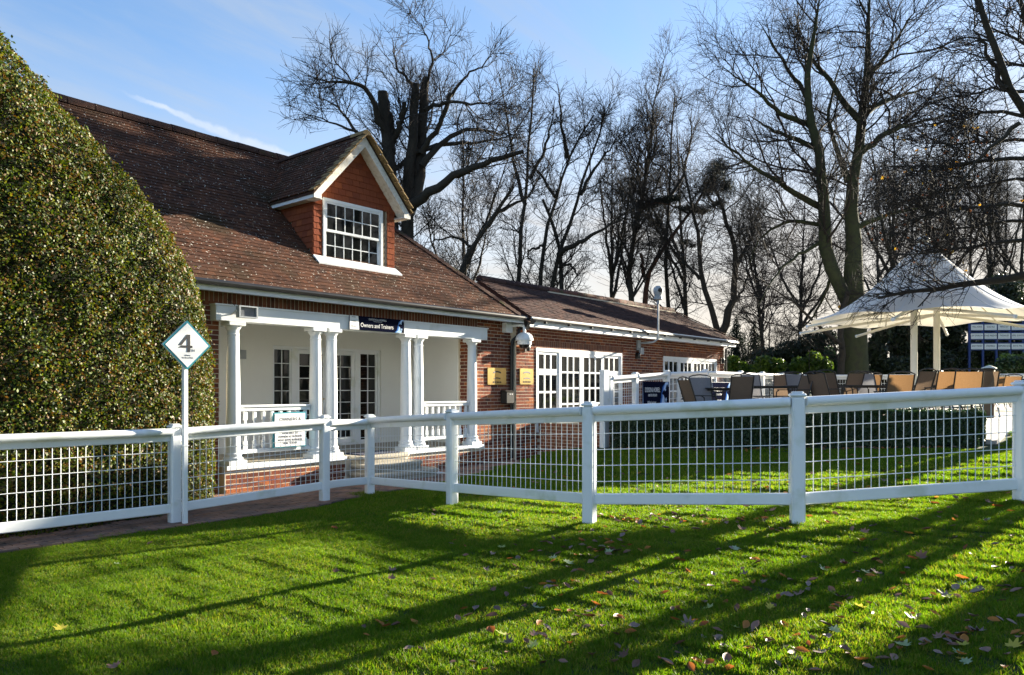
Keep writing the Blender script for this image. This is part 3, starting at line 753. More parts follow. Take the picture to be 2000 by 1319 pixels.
plaque(12.30, 12.93, 10.992, 1.72, 2.10, 'brass plaque left of the black drainpipe')
plaque(13.24, 13.74, 10.842, 1.73, 2.10, 'brass plaque right of the black drainpipe')
ab = thing('ashtray_box', 'black wall mounted ashtray bin below the left brass plaque', 'bin', (12.87, 10.9, 1.3))
MB().bbox(12.74, 13.02, 10.80, 10.985, 1.30, 1.56, .012).build('body', 'black', ab)
MB().add([(12.73, 10.79, 1.561), (13.03, 10.79, 1.561), (13.03, 10.985, 1.561), (12.73, 10.985, 1.561), (12.76, 10.86, 1.60), (13.0, 10.86, 1.60), (13.0, 10.985, 1.60), (12.76, 10.985, 1.60)], [(3, 2, 1, 0), (4, 5, 6, 7), (0, 1, 5, 4), (1, 2, 6, 5), (2, 3, 7, 6), (3, 0, 4, 7)]).build('lid', 'darkmetal', ab)
MB().box(12.84, 12.87, 10.793, 10.799, 1.50, 1.52).build('label', 'signwhite', ab); MB().box(12.91, 12.94, 10.793, 10.799, 1.50, 1.52).build('label', 'signwhite', ab)
cm = thing('dome_camera', 'white domed security camera on a bracket above the drainpipe', 'camera', (12.95, 10.9, 2.9))
MB().bbox(12.79, 13.03, 10.86, 10.985, 2.90, 3.12, .008).build('junction_box', 'plastic', cm)
MB().tube([(13.02, 10.86, 3.06), (13.10, 10.72, 3.07), (13.12, 10.62, 3.05), (13.12, 10.60, 2.99), (13.12, 10.60, 2.90)], .035, 10).build('arm', 'plastic', cm, smooth=True)
MB().lathe([(.04, .20), (.10, .19), (.17, .14), (.20, .06), (.205, .05), (.195, .04), (.205, .03), (.205, .02), (.165, .015), (.165, -.06), (.155, -.075)][::-1], (13.12, 10.60, 2.70), 28).build('dome', 'plastic', cm, smooth=True)
MB().lathe([(.02, -.10), (.09, -.07), (.13, 0)], (13.12, 10.60, 2.625), 20).build('lens_cover', 'black', cm, smooth=True)
dp = MB(); dp.tube([(13.19, 10.80, 3.0), (13.17, 10.80, 2.86), (13.08, 10.90, 2.74), (13.07, 10.93, 2.6), (13.07, 10.93, .05)], .038, 10)
dp.add([(13.08, 10.40, 3.20), (13.36, 10.40, 3.20), (13.36, 10.75, 3.20), (13.08, 10.75, 3.20), (13.15, 10.60, 2.97), (13.25, 10.60, 2.97), (13.25, 10.75, 2.97), (13.15, 10.75, 2.97)], [(0, 1, 2, 3), (7, 6, 5, 4), (0, 4, 5, 1), (1, 5, 6, 2), (2, 6, 7, 3), (3, 7, 4, 0)])
dp.build('drainpipe', 'black', house, smooth=True)

# ------------------------------------------------------------------ wing
wing = thing('clubhouse_wing', 'low brick wing with glazed double doors and a shallow tiled roof', 'building', (14, 10.85, 0))
WY = 10.85; OP = [(13.86, 17.68, .6, 2.6), (20.02, 23.71, .6, 2.6)]
w = MB(); w.box(13.13, 13.86, WY, 11.1, -.1, 3.2); w.box(17.68, 20.02, WY, 11.1, -.1, 3.2); w.box(23.71, 24.3, WY, 11.1, -.1, 3.2)
w.box(13.86, 17.68, WY, 11.1, 2.6, 3.2); w.box(20.02, 23.71, WY, 11.1, 2.6, 3.2); w.box(13.86, 17.68, WY, 11.1, -.1, .6); w.box(20.02, 23.71, WY, 11.1, -.1, .6)
w.box(24.05, 24.3, 11.1, 13.6, -.1, 3.2); w.box(13.13, 24.05, 13.35, 13.6, -.1, 3.2)
w.box(13.9, 17.6, 11.05, 11.08, .6, 2.6); w.box(20.05, 23.7, 11.05, 11.08, .6, 2.6)
ww = w.build('wall', 'mortar', wing)
recs = []; so_ = []
brick_face_y(13.135, 24.3, 0, 3.1, WY, recs, [(13.86, 17.68, .6, 2.775), (20.02, 23.71, .6, 2.775)])
recs = [q for q in recs if q[0][2] > .55 or q[0][0] < 14]
for x0, x1 in ((13.80, 17.74), (19.96, 23.77)):
    x = x0
    while x < x1: so_.append(((x + .035, WY + .006, 2.691), I3, (.062, .022, .168))); x += .0755
pieces(ww, 'brick', recs, 'brick', 300, rest='brickwork', hidden=lambda u, v: v > 900)
pieces(ww, 'soldier_brick', so_, 'soldier')
for (a, b_, c_, d_) in ((13.86, 14.78, 15.74, 16.74), (20.02, 21.03, 21.93, 22.83)):
    e_ = 17.68 if a < 15 else 23.71
    yw = WY + .03
    f = MB(); f.box(a, e_, yw - .05, yw + .05, 2.52, 2.598); f.box(a, e_, yw - .05, yw + .05, .602, .66)
    f.box(a, a + .05, yw - .051, yw + .05, .66, 2.52); f.box(e_ - .05, e_, yw - .051, yw + .05, .66, 2.52)
    fo = f.build('door_frame', 'white', wing)
    for x0, x1, yo in ((a + .05, b_, 0), (d_, e_ - .05, 0)):
        glazed(wing, 'side_window', x0, x1, .66, 2.03, yw, 3, 3, .07, .05, 'white'); glazed(wing, 'top_light', x0, x1, 2.035, 2.52, yw, 3, 1, .07, .05, 'white')
    for x0, x1 in ((b_, c_ - .002), (c_ + .002, d_)):
        dd = glazed(wing, 'french_door', x0, x1, .66, 2.52, yw - .02, 3, 4, .09, .045, 'white', bottom=.2)
    MB().tube([(c_ + .05, yw - .06, 1.62), (c_ + .05, yw - .10, 1.62), (c_ + .17, yw - .10, 1.62)], .011, 6).build('handle', 'grey', dd)
KW = .612
def wroofz(y): return 3.27 + (y - 10.47) * KW
r = MB(); e0, e1 = wroofz(10.47) - .03, wroofz(12.1) - .03
r.add([(13.25, 10.47, e0), (24.55, 10.47, e0), (22.9, 12.1, e1), (13.25, 12.1, e1), (13.25, 13.73, e0), (24.55, 13.73, e0), (13.25, 10.47, e0 - .05), (24.55, 10.47, e0 - .05), (24.55, 13.73, e0 - .05), (13.25, 13.73, e0 - .05)],
      [(0, 1, 2, 3), (3, 2, 5, 4), (1, 5, 2), (6, 7, 1, 0), (7, 8, 5, 1), (8, 9, 4, 5), (9, 6, 0, 3, 4), (9, 8, 7, 6)])
wr = r.build('roof', 'wing_tile', wing)
recs = []; wp = math.atan(KW); cw = math.cos(wp)
for i in range(19):
    y = 10.46 + (i * .1 + .085) * cw
    x = 13.25 + (i % 2) * tw / 2; xr = 24.55 - (y - 10.47)
    while x < xr:
        recs.append(((x, y, wroofz(y) + rnd.uniform(-.004, .004)), Euler((wp - .1 + rnd.uniform(-.02, .02), rnd.uniform(-.015, .015), 0)).to_matrix(), (tw - .002, .19, .011))); x += tw
pieces(wr, 'tile', recs, 'wing_tile', 300)
hp = []
for i in range(20):
    s = i / 20; y = 10.5 + s * 1.6; hp.append(((24.52 - (y - 10.5), y, wroofz(y) + .03), Euler((R(20), R(20), R(-45))).to_matrix(), (.17, .17, .015)))
pieces(wr, 'hip_tile', hp, 'tile')
x = 13.25
while x < 22.8:
    half_round(x, min(x + .43, 22.95), 12.1, wroofz(12.1) - .02, .115, 'ridge_tile', 'ridge' if x > 15.8 else 'wing_tile', wr); x += .442
MB().box(15.8, 22.9, 11.93, 11.99, wroofz(11.95) - .01, wroofz(11.95) + .035).build('ridge_bedding', 'mortar', wr)
MB().box(13.2, 24.5, 10.50, 10.525, 3.04, 3.175).build('fascia', 'white', wing)
MB().box(13.2, 24.5, 10.525, WY, 3.055, 3.07).build('soffit', 'white', wing)
MB().tube([(13.2, 10.455, 3.235), (24.5, 10.455, 3.235)], .022, 6).build('gutter_lip', 'white', wing)
g = MB(); g.tube([(13.2, 10.45, 3.205), (24.55, 10.45, 3.185)], .036, 8); g.build('gutter', 'black', wing, smooth=True)
for k in range(12): MB().box(13.7 + k * .95, 13.73 + k * .95, 10.42, 10.498, 3.13, 3.17).build('gutter_bracket', 'black', wing)
MB().tube([(24.45, 10.47, 3.16), (24.40, 10.65, 3.05), (24.36, 10.80, 2.98), (24.36, 10.80, .6)], .035, 8).build('drainpipe', 'black', wing)
for x, z, lab in ((13.47, 2.58, 'small black wall lamp above the right brass plaque'), (18.45, 2.56, 'small black wall lamp between the two glazed doorways'), (24.05, 2.57, 'small black wall lamp at the far corner of the wing')):
    t = thing('wall_lamp', lab, 'lamp', (x, WY, z), group='black wall lamps on the wing')
    MB().box(x - .05, x + .05, WY - .03, WY - .015, z - .09, z + .09).build('backplate', 'black', t)
    MB().lathe([(.045, -.08), (.05, -.02), (.05, .06), (.04, .08)], (x, WY - .09, z), 10).build('body', 'black', t, smooth=True)
    MB().box(x - .012, x + .012, WY - .06, WY - .03, z - .015, z + .015).build('arm', 'black', t)
cp = thing('pole_camera', 'grey camera on a bent pole rising above the wing gutter', 'camera', (18.5, WY, 2.6))
MB().bbox(18.44, 18.60, WY - .07, WY - .015, 2.72, 3.0, .006).build('bracket', 'grey', cp)
MB().bbox(18.50, 18.68, WY - .13, WY - .071, 2.60, 2.79, .006).build('junction_box', 'grey', cp)
MB().tube([(18.58, WY - .05, 2.92), (18.62, 10.6, 2.92), (18.66, 10.4, 2.94), (18.70, 10.33, 3.0), (18.72, 10.30, 3.10), (18.72, 10.30, 4.0)], .028, 8).build('pole', 'grey', cp, smooth=True)
MB().tube([(18.72, 10.30, 4.0), (18.72, 10.30, 4.12)], .045, 8).build('collar', 'grey', cp)
MB().lathe([(.10, 0), (.12, .02), (.12, .09), (.09, .10), (.095, .14), (.13, .20), (.14, .27), (.12, .34), (.06, .39)], (18.72, 10.30, 4.12), 16).build('head', 'grey', cp, smooth=True)
MB().tube([(18.66, 10.24, 4.38), (18.64, 10.16, 4.38)], .06, 12).build('lens', 'black', cp)
# ------------------------------------------------------------------ white rail fences
def post_mb(x, y, z0, h, ang, s=.125):
    mtx = Matrix.Translation((x, y, 0)) @ Matrix.Rotation(ang, 4, 'Z')
    q = MB(); q.bbox(-s / 2, s / 2, -s / 2, s / 2, z0 - .1, z0 + h - .045, .016)
    q.bbox(-s / 2 - .01, s / 2 + .01, -s / 2 - .01, s / 2 + .01, z0 + h - .0445, z0 + h - .012, .012)
    q.bbox(-s / 2 + .012, s / 2 - .012, -s / 2 + .012, s / 2 - .012, z0 + h - .0115, z0 + h + .006, .008)
    q.v = [tuple(mtx @ Vector(p)) for p in q.v]
    return q
def strip(pts, off, za, zb, th):
    """board following the points (x, y, z); off = sideways shift of its middle"""
    q = MB(); n = len(pts); v = []
    for i, p in enumerate(pts):
        a = Vector(pts[max(i - 1, 0)]); b = Vector(pts[min(i + 1, n - 1)]); t = Vector((b.x - a.x, b.y - a.y, 0)).normalized(); nn = Vector((t.y, -t.x, 0))
        for o_, z in ((off - th / 2, za + .01), (off - th / 2, zb - .01), (off - th / 2 + .008, zb), (off + th / 2 - .008, zb), (off + th / 2, zb - .01), (off + th / 2, za + .01), (off + th / 2 - .008, za), (off - th / 2 + .008, za)):
            v.append((p[0] + nn.x * o_, p[1] + nn.y * o_, p[2] + z))
    f = [tuple(range(8)), tuple(range(8 * n - 1, 8 * n - 9, -1))]
    for i in range(n - 1):
        for j in range(8):
            k = (j + 1) % 8; f.append((i * 8 + j, (i + 1) * 8 + j, (i + 1) * 8 + k, i * 8 + k))
    return q.add(v, f)
def offset_pts(pts, off, dz):
    o_ = []
    for i, p in enumerate(pts):
        a = Vector(pts[max(i - 1, 0)]); b = Vector(pts[min(i + 1, len(pts) - 1)]); t = Vector((b.x - a.x, b.y - a.y, 0)).normalized(); nn = Vector((t.y, -t.x, 0))
        o_.append((p[0] + nn.x * off, p[1] + nn.y * off, p[2] + dz))
    return o_
def panel(root, p0, p1, side, h, ext0=.06, ext1=.06, bulge=0.0, sv=.085, sh=.158, wr=.0042, thick=1.0):
    p0 = Vector(p0); p1 = Vector(p1); d = p1 - p0; l = Vector((d.x, d.y, 0)).length; t = d / l; nn = Vector((t.y, -t.x, 0)).normalized()
    a = p0 + t * ext0; b = p1 - t * ext1
    ns = 2 if not bulge else 9
    pts = []
    for i in range(ns):
        s = i / (ns - 1); q = a.lerp(b, s) - nn * side * bulge * math.sin(math.pi * s); pts.append(tuple(q))
    strip(pts, 0, h - .21, h - .085, .035 * thick).build('flat_rail', 'plastic', root)
    strip(pts, 0, .17, .285, .035 * thick).build('bottom_rail', 'plastic', root)
    MB().tube(offset_pts(pts, side * .048, h - .09), .046, 12).build('round_rail', 'plastic', root, smooth=True)
    q = MB(); n = max(2, int((l - .12) / sv))
    def along(s):
        x = s * (ns - 1); i = min(int(x), ns - 2); return Vector(pts[i]).lerp(Vector(pts[i + 1]), x - i)
    for i in range(n + 1):
        c = along(min(max((i + .2) / (n + .4), 0), 1)); q.tube([(c.x, c.y, c.z + .29), (c.x, c.y, c.z + h - .215)], wr, 4, cap=False)
    nh = int((h - .21 - .285) / sh)
    for k in range(nh):
        z = .285 + (k + .75) * (h - .21 - .285) / (nh + .5)
        q.tube([(c[0], c[1], c[2] + z) for c in offset_pts(pts, side * .005, 0)], wr, 4, cap=False)
    q.build('wire_panel', 'white', root)
def fence(name, pts, side, lab, group=None, h=1.25, cat='fence', **kw):
    root = thing(name, lab, cat, pts[0], group=group)
    for i, p in enumerate(pts):
        a = pts[max(i - 1, 0)]; b = pts[min(i + 1, len(pts) - 1)]
        ang = math.atan2(b[1] - a[1], b[0] - a[0]) if i in (0, len(pts) - 1) else math.atan2(p[1] - a[1], p[0] - a[0]) * .5 + math.atan2(b[1] - p[1], b[0] - p[0]) * .5
        post_mb(p[0], p[1], p[2], h, ang).build('post', 'plastic', root, smooth=False)
    for i in range(len(pts) - 1): panel(root, pts[i], pts[i + 1], side, h, **kw)
    return root
G3 = lambda x, y: (x, y, gz(x, y))
fence('rail_fence', [(-2.4, 9.05, -.01), (-.15, 9.05, -.02), (2.11, 9.05, -.03), (4.37, 9.03, -.045), (6.62, 9.10, .0)], 1, 'straight white rail fence along the brick path in front of the topiary')
root = thing('fence_gate', 'short curved white gate panel between two fence posts below the porch steps', 'gate', (7.05, 9.14, 0))
panel(root, (6.62, 9.10, .0), (7.5, 9.15, -.015), 1, 1.23, bulge=.05)
fence('rail_fence', [(7.5, 9.15, -.015), (6.99, 6.86, .12), (6.59, 4.44, .25), (7.24, 2.49, .36), (8.97, .88, .47), (11.15, .15, .6), (13.4, -.35, .74)], 1, 'curving white rail fence round the inner lawn with dark hedge behind it')

# the 4th place board on its own pole
fs = thing('place_sign', 'diamond shaped white sign with teal edge reading 4TH on a white pole', 'sign', (4.40, 8.84, -.04))
MB().bbox(4.385, 4.44, 8.83, 8.885, -.05, 1.92, .006).build('pole', 'plastic', fs)
def diamond(c, y0, y1, s): return [(c[0] - s, c[1]), (c[0], c[1] - s), (c[0] + s, c[1]), (c[0], c[1] + s)]
dc_ = (4.405, 2.165)
MB().prism(diamond(dc_, 0, 0, .292), 8.79, 8.83).build('board', 'plastic', fs)
MB().prism(diamond(dc_, 0, 0, .298), 8.78, 8.789).build('teal_border', 'teal', fs)
MB().prism(diamond(dc_, 0, 0, .268), 8.776, 8.7795).build('face', 'signwhite', fs)
four = MB(); F4 = [[(.035, -.085), (.035, .135), (.0, .135), (-.105, -.01), (-.105, -.04), (-.0, -.04), (-.0, -.085)], ]
q = MB(); q.prism([(dc_[0] + .0 + x, dc_[1] + z) for x, z in [(-.112, -.032), (.060, -.032), (.060, -.004), (-.070, -.004)]], 8.773, 8.7755)
q.prism([(dc_[0] + x, dc_[1] + z) for x, z in [(-.005, -.082), (.033, -.082), (.033, .128), (-.005, .128)]], 8.7728, 8.7753)
q.prism([(dc_[0] + x, dc_[1] + z) for x, z in [(-.112, -.004), (-.074, -.004), (.028, .128), (-.008, .128)]], 8.7726, 8.7751)
q.build('number', 'ink', fs)
text('TH', .04, (dc_[0] + .065, 8.775, dc_[1] - .065), 'ink', fs); text('OOOO', .022, (dc_[0] + .0, 8.775, dc_[1] - .125), 'ink', fs); text('Sandown Park', .024, (dc_[0], 8.775, dc_[1] - .152), 'ink', fs)
for z in (.30, .95): 
    MB().tube([(4.37, 8.96, z), (4.37, 8.825, z), (4.45, 8.825, z), (4.45, 8.96, z)], .004, 5).build('strap', 'plastic', fs)

# ------------------------------------------------------------------ terrace
def tz(x): return float(np.clip(.80 + .052 * (x - 14), .80, 1.0))
v = []; f = []
for x in (14.15, 15, 16, 17, 18, 24, 34):
    v += [(x, 1.72 if x < 20 else 1.72, tz(x)), (x, 8.95, tz(x)), (x, 1.72, .2), (x, 8.95, .2)]
for i in range(6):
    a = 4 * i; b = a + 4
    f += [(a, b, b + 1, a + 1), (a + 2, b + 2, b, a), (a + 1, b + 1, b + 3, a + 3)]
f += [(0, 1, 3, 2), (24, 26, 27, 25)]
terrace = MB().add(v, f).build('terrace', 'slab', kind='structure')
recs = []
for i in range(12):
    for j in range(16):
        x = 14.45 + i * .6; y = 2.02 + j * .45
        if x > 20.5: continue
        sl = math.atan(.052) if x < 17.8 else 0
        recs.append(((x + (j % 2) * .3, y, tz(x + (j % 2) * .3) + .004), Euler((0, -sl, 0)).to_matrix(), (.592, .442, .018)))
pieces(terrace, 'paving_slab', recs, 'slab', 300)
walk = MB().box(14.0, 27, 8.96, 10.84, .1, .6).build('walkway', 'slab', kind='structure')
tw_ = thing('terrace_wall', 'low red brick wall holding up the near corner of the terrace', 'wall', (14, 9.8, 0))
def wtop(y): return .95 - (y - 8.68) * .06
q = MB(); q.add([(13.96, 8.68, 0), (13.96, 10.84, 0), (14.14, 10.84, 0), (14.14, 8.68, 0), (13.96, 8.68, .93), (13.96, 10.84, .80), (14.14, 10.84, .80), (14.14, 8.68, .93)], [(0, 1, 2, 3), (7, 6, 5, 4), (1, 0, 4, 5), (2, 1, 5, 6), (3, 2, 6, 7), (0, 3, 7, 4)])
core = q.build('core', 'mortar', tw_)
recs = []; brick_face_x(8.68, 10.84, 0, 1.0, 13.96, recs, -1, wtop)
for k in range(12): recs.append(((14.05, 8.676, .04 + k * .075), I3, (.18, .02, .064)))
M['brick_light'] = mat('brick_light', [(.22, .09, .05), (.28, .11, .06), (.18, .08, .05), (.33, .14, .07)], 0.9, 9, per_piece=True, mixn=.25, bump=.3)
pieces(tw_, 'brick', recs, 'brick_light', 300)
k = 0; y = 8.72
while y < 10.8: MB().add([(13.945, y, wtop(y)), (14.15, y, wtop(y)), (14.15, y + .21, wtop(y + .21)), (13.945, y + .21, wtop(y + .21)), (13.945, y, wtop(y) + .06), (14.15, y, wtop(y) + .06), (14.15, y + .21, wtop(y + .21) + .06), (13.945, y + .21, wtop(y + .21) + .06)], [(3, 2, 1, 0), (4, 5, 6, 7), (0, 1, 5, 4), (1, 2, 6, 5), (2, 3, 7, 6), (3, 0, 4, 7)]).build('coping_brick', 'brick_light', tw_); y += .22
TF = [(13.93, 8.86), (15.1, 8.9), (16.62, 8.9), (18.75, 8.9), (21.1, 8.9), (22.75, 8.9), (24.4, 8.9), (26.3, 8.9), (27.6, 7.0), (28.4, 4.8), (28.9, 2.4), (29.2, 0)]
fence('rail_fence', [(x, y, tz(x) + .02) for x, y in TF], 1, 'white rail fence along the back of the raised terrace', h=1.13, sv=.085, sh=.16, wr=.005)
# the wide plain panel by the glazed doors
MB().bbox(13.62, 13.84, 8.80, 8.92, .35, 2.04, .01).build('gate_post', 'plastic', smooth=False, label='wide plain white post at the end of the terrace fence by the glazed doors', cat='post')
def banner(x0, x1, lab):
    t = thing('banner', lab, 'banner', ((x0 + x1) / 2, 8.8, 1.3), group='navy banners on the terrace fence')
    MB().box(x0, x1, 8.775, 8.785, 1.20, 1.80).build('cloth', 'navy', t)
    MB().prism([(x0 + .001, 1.201), (x0 + .028, 1.201), (x0 + .001, 1.799)], 8.772, 8.7745).build('blue_edge', 'pale', t)
    cx = (x0 + x1) / 2
    text('DODSON & HORRELL', .16, (cx - .18, 8.771, 1.60), 'signwhite', t, sx=.46); text('HORSE FEED SPECIALISTS', .082, (cx - .18, 8.771, 1.475), 'signwhite', t, sx=.46); text('Official partner', .085, (cx - .22, 8.771, 1.31), 'signwhite', t, sx=.8)
    rider(x1 - .30, 8.773, 1.5, .58, t)
banner(15.22, 16.50, 'navy banner with white lettering and a rider, tied to the terrace fence in full view')
banner(18.9, 20.2, 'navy banner on the terrace fence partly hidden behind the patio chairs')

# ------------------------------------------------------------------ leaf clouds
def quads(Pc, Nn, size, asp=.55, jit=.8, curl=0):
    """leaf shaped quads at points Pc, roughly facing Nn"""
    n = len(Pc)
    nn = Nn + rng.normal(0, jit, (n, 3)); nn /= np.linalg.norm(nn, axis=1)[:, None]
    a = np.cross(nn, rng.normal(0, 1, (n, 3))); a /= np.linalg.norm(a, axis=1)[:, None] + 1e-9
    b = np.cross(nn, a)
    s = size * rng.uniform(.6, 1.25, (n, 1))
    a = a * s * .5; b = b * s * .5 * asp
    V = np.stack([Pc - a, Pc + b - .1 * a, Pc + a, Pc - b - .1 * a], 1).reshape(-1, 3)
    return V, np.arange(4 * n).reshape(-1, 4)
def join(parts):
    Vs, Fs, o_ = [], [], 0
    for V, F in parts: Vs.append(V); Fs.append(F + o_); o_ += len(V)
    return np.concatenate(Vs), np.concatenate(Fs)
def lump(P_, s, amp, seed=0):
    q = np.zeros(len(P_)); r_ = np.random.default_rng(seed)
    for k in range(6):
        d = r_.normal(0, 1, 3) * s * (1 + .5 * k); q += np.sin(P_ @ d + r_.uniform(0, 6)) / (1 + .4 * k)
    return q * amp / 2.4
def cloud(blobs, n, size, shell=.35, seed=1, **kw):
    r_ = np.random.default_rng(seed)
    C = np.array([b[0] for b in blobs]); Rr = np.array([b[1] for b in blobs])
    wgt = Rr.prod(1) ** (2 / 3); idx = r_.choice(len(blobs), n, p=wgt / wgt.sum())
    d = r_.normal(0, 1, (n, 3)); d /= np.linalg.norm(d, axis=1)[:, None]
    rad = 1 - shell * r_.random(n) ** 1.3 + r_.normal(0, .05, n)
    base = C[idx] + d * Rr[idx]
    rad = rad * (1 + lump(base, 1.2 / Rr.mean(), .16, seed))
    P_ = C[idx] + d * Rr[idx] * rad[:, None]
    return quads(P_, d, size, **kw)
# big clipped topiary at the left
TO = np.array([[0, 3.72, 1.0], [.8, 3.76, 1.0], [2.0, 3.72, 1.0], [2.7, 3.62, .98], [3.3, 3.45, .93], [4.0, 2.98, .86], [4.7, 2.2, .76], [5.33, 1.55, .66], [5.8, 1.10, .55], [6.4, .65, .38], [6.9, .05, .05]])
def topi(z): return np.interp(z, TO[:, 0], TO[:, 1]) + .04, .98 * np.interp(z, TO[:, 0], TO[:, 2])
TC = (1.72, 10.42)
topiary = thing('topiary_bush', 'huge clipped box topiary towering over the left fence', 'bush', (TC[0], TC[1], 0))
n = 190000
def topi_pts(z, th_, ins):
    a, b = topi(z); e_ = .72
    c_, s_ = np.cos(th_), np.sin(th_)
    x = TC[0] + (a - ins) * np.sign(c_) * np.abs(c_) ** e_; y = TC[1] + (b - ins) * np.sign(s_) * np.abs(s_) ** e_
    return np.stack([x, y, z], -1)
zc = rng.uniform(0, 6.85, 900000); tc_ = rng.uniform(-math.pi, .12 * math.pi, 900000)
arc = np.linalg.norm(topi_pts(zc, tc_ + .01, 0) - topi_pts(zc, tc_ - .01, 0), axis=1) * np.linalg.norm(topi_pts(zc + .02, tc_, 0) - topi_pts(zc - .02, tc_, 0), axis=1)
pick = rng.choice(900000, n, p=arc / arc.sum(), replace=False); z, th_ = zc[pick], tc_[pick]
P0 = topi_pts(z, th_, 0); P1 = topi_pts(z + .02, th_, 0); P2 = topi_pts(z, th_ + .02, 0)
Nn = np.cross(P2 - P0, P1 - P0); Nn /= np.linalg.norm(Nn, axis=1)[:, None] + 1e-9
lp = lump(P0, 1.6, .05, 3) + lump(P0, 5.0, .045, 5) + lump(P0, 11.0, .03, 6)
P0 = P0 + Nn * (lp[:, None] - np.abs(rng.normal(0, .05, n))[:, None] + .02 + (rng.random(n) < .02)[:, None] * rng.uniform(0, .09, n)[:, None])
V, Fq = quads(P0, Nn, .040, asp=.62, jit=.75)
np_mesh('leaves', V, Fq, 'box', topiary, kind='stuff')
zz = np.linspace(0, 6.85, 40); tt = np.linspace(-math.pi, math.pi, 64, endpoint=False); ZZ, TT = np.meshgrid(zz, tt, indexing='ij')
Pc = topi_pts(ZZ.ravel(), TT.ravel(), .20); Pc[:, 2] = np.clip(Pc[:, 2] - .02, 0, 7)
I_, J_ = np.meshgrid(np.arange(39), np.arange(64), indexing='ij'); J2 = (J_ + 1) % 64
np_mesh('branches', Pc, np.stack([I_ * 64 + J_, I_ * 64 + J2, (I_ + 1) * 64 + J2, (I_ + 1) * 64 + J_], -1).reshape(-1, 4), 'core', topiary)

# low hedge in front of the terrace
hedge = thing('clipped_hedge', 'low dark green clipped hedge along the terrace edge behind the curving fence', 'hedge', (14, 5, .5))
n = 60000
y = rng.uniform(1.9, 8.66, n); hb = lambda y: ground(13.6, y); face = rng.random(n)
zt_ = 1.33 - .0 * y
x = np.where(face < .62, 13.62, rng.uniform(13.62, 14.45, n)); z = np.where(face < .62, hb(y) + rng.random(n) * (1.27 - hb(y)), 1.27)
e_ = face > .90; y = np.where(e_, 1.9, y); x = np.where(e_, rng.uniform(13.62, 14.45, n), x); z = np.where(e_, rng.uniform(.7, 1.27, n), z)
P0 = np.stack([x, y, z], -1); Nn = np.where((face < .62)[:, None], (-1., 0, 0), np.where(e_[:, None], (0, -1., 0), (0, 0, 1.)))
P0 = P0 + Nn * (lump(P0, 3, .05, 8) - np.abs(rng.normal(0, .035, n)))[:, None]
V, Fq = quads(P0, Nn, .05, asp=.6, jit=.7); np_mesh('leaves', V, Fq, 'hedge', hedge, kind='stuff')
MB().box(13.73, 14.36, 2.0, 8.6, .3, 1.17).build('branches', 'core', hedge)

# ------------------------------------------------------------------ canopy
can = thing('canopy', 'large white tensioned fabric canopy on two cream poles over the terrace', 'canopy', (24.4, 4.77, 1.0))
CX, CY = 24.4, 4.77; NL = 8; KC = 1.15
def edge(phi): return KC * (2.60 + .10 * abs(math.cos(NL * phi / 2)) ** 1.5)
nr, na = 22, 96; v = []; f = []
for i in range(nr + 1):
    r_ = i / nr
    for j in range(na):
        ph = 2 * math.pi * j / na; rr = r_ * edge(ph)
        tip = abs(math.cos(NL * ph / 2)) ** 3
        zc_ = 3.69 + 2.36 * (1 - r_) ** 1.6 - .06 * tip * r_ ** 3 + .02 * (1 - tip) * r_ ** 2
        v.append((CX + rr * math.cos(ph), CY + rr * math.sin(ph), zc_))
for i in range(nr):
    for j in range(na):
        j2 = (j + 1) % na; f.append((i * na + j, (i + 1) * na + j, (i + 1) * na + j2, i * na + j2))
MB().add(v, f).build('fabric', 'canvas', can, smooth=True)
P1_, P2_ = Vector((23.02, 4.73, 0)), Vector((25.37, 4.60, 0))
for P_, zt_ in ((P1_, 3.95), (P2_, 4.08)):
    q = MB().tube([(P_.x, P_.y, .95), (P_.x, P_.y, zt_)], .09, 16); q.build('pole', 'cream', can, smooth=True)
    MB().lathe([(.12, 0), (.13, .02), (.13, .06), (.10, .08)], (P_.x, P_.y, zt_ - .02), 16).build('pole_head', 'cream', can, smooth=True)
for j in range(NL * 2):
    ph = 2 * math.pi * j / (NL * 2) + .001; q = []
    for i in range(1, 21):
        r_ = i / 20; rr = r_ * edge(ph); tip = abs(math.cos(NL * ph / 2)) ** 3
        q.append((CX + rr * math.cos(ph), CY + rr * math.sin(ph), 3.69 + 2.36 * (1 - r_) ** 1.6 - .06 * tip * r_ ** 3 + .02 * (1 - tip) * r_ ** 2 + .004))
    MB().tube(q, .010, 5).build('seam', 'plastic', can)
for j in range(NL):
    ph = 2 * math.pi * j / NL; e_ = edge(ph) + .42
    tipp = Vector((CX + e_ * math.cos(ph), CY + e_ * math.sin(ph), 3.40))
    P_ = P1_ if (tipp - P1_).length < (tipp - P2_).length else P2_
    st_ = Vector((P_.x, P_.y, 3.86))
    MB().tube([st_, st_.lerp(tipp, .5) + Vector((0, 0, .03)), tipp], .042, 10).build('arm', 'cream', can, smooth=True)
    MB().tube([tipp - (tipp - st_).normalized() * .02, tipp + (tipp - st_).normalized() * .03], .05, 10).build('arm_cap', 'plastic', can)
    m_ = st_.lerp(tipp, .62); m2 = Vector((CX + e_ * .36 * math.cos(ph + .1), CY + e_ * .36 * math.sin(ph + .1), 4.62))
    MB().tube([m_, m2], .018, 6).build('brace', 'cream', can)
MB().lathe([(.20, 0), (.17, .06), (.10, .12), (.03, .15)], (CX, CY, 5.93), 16).build('top_cap', 'canvas', can, smooth=True)

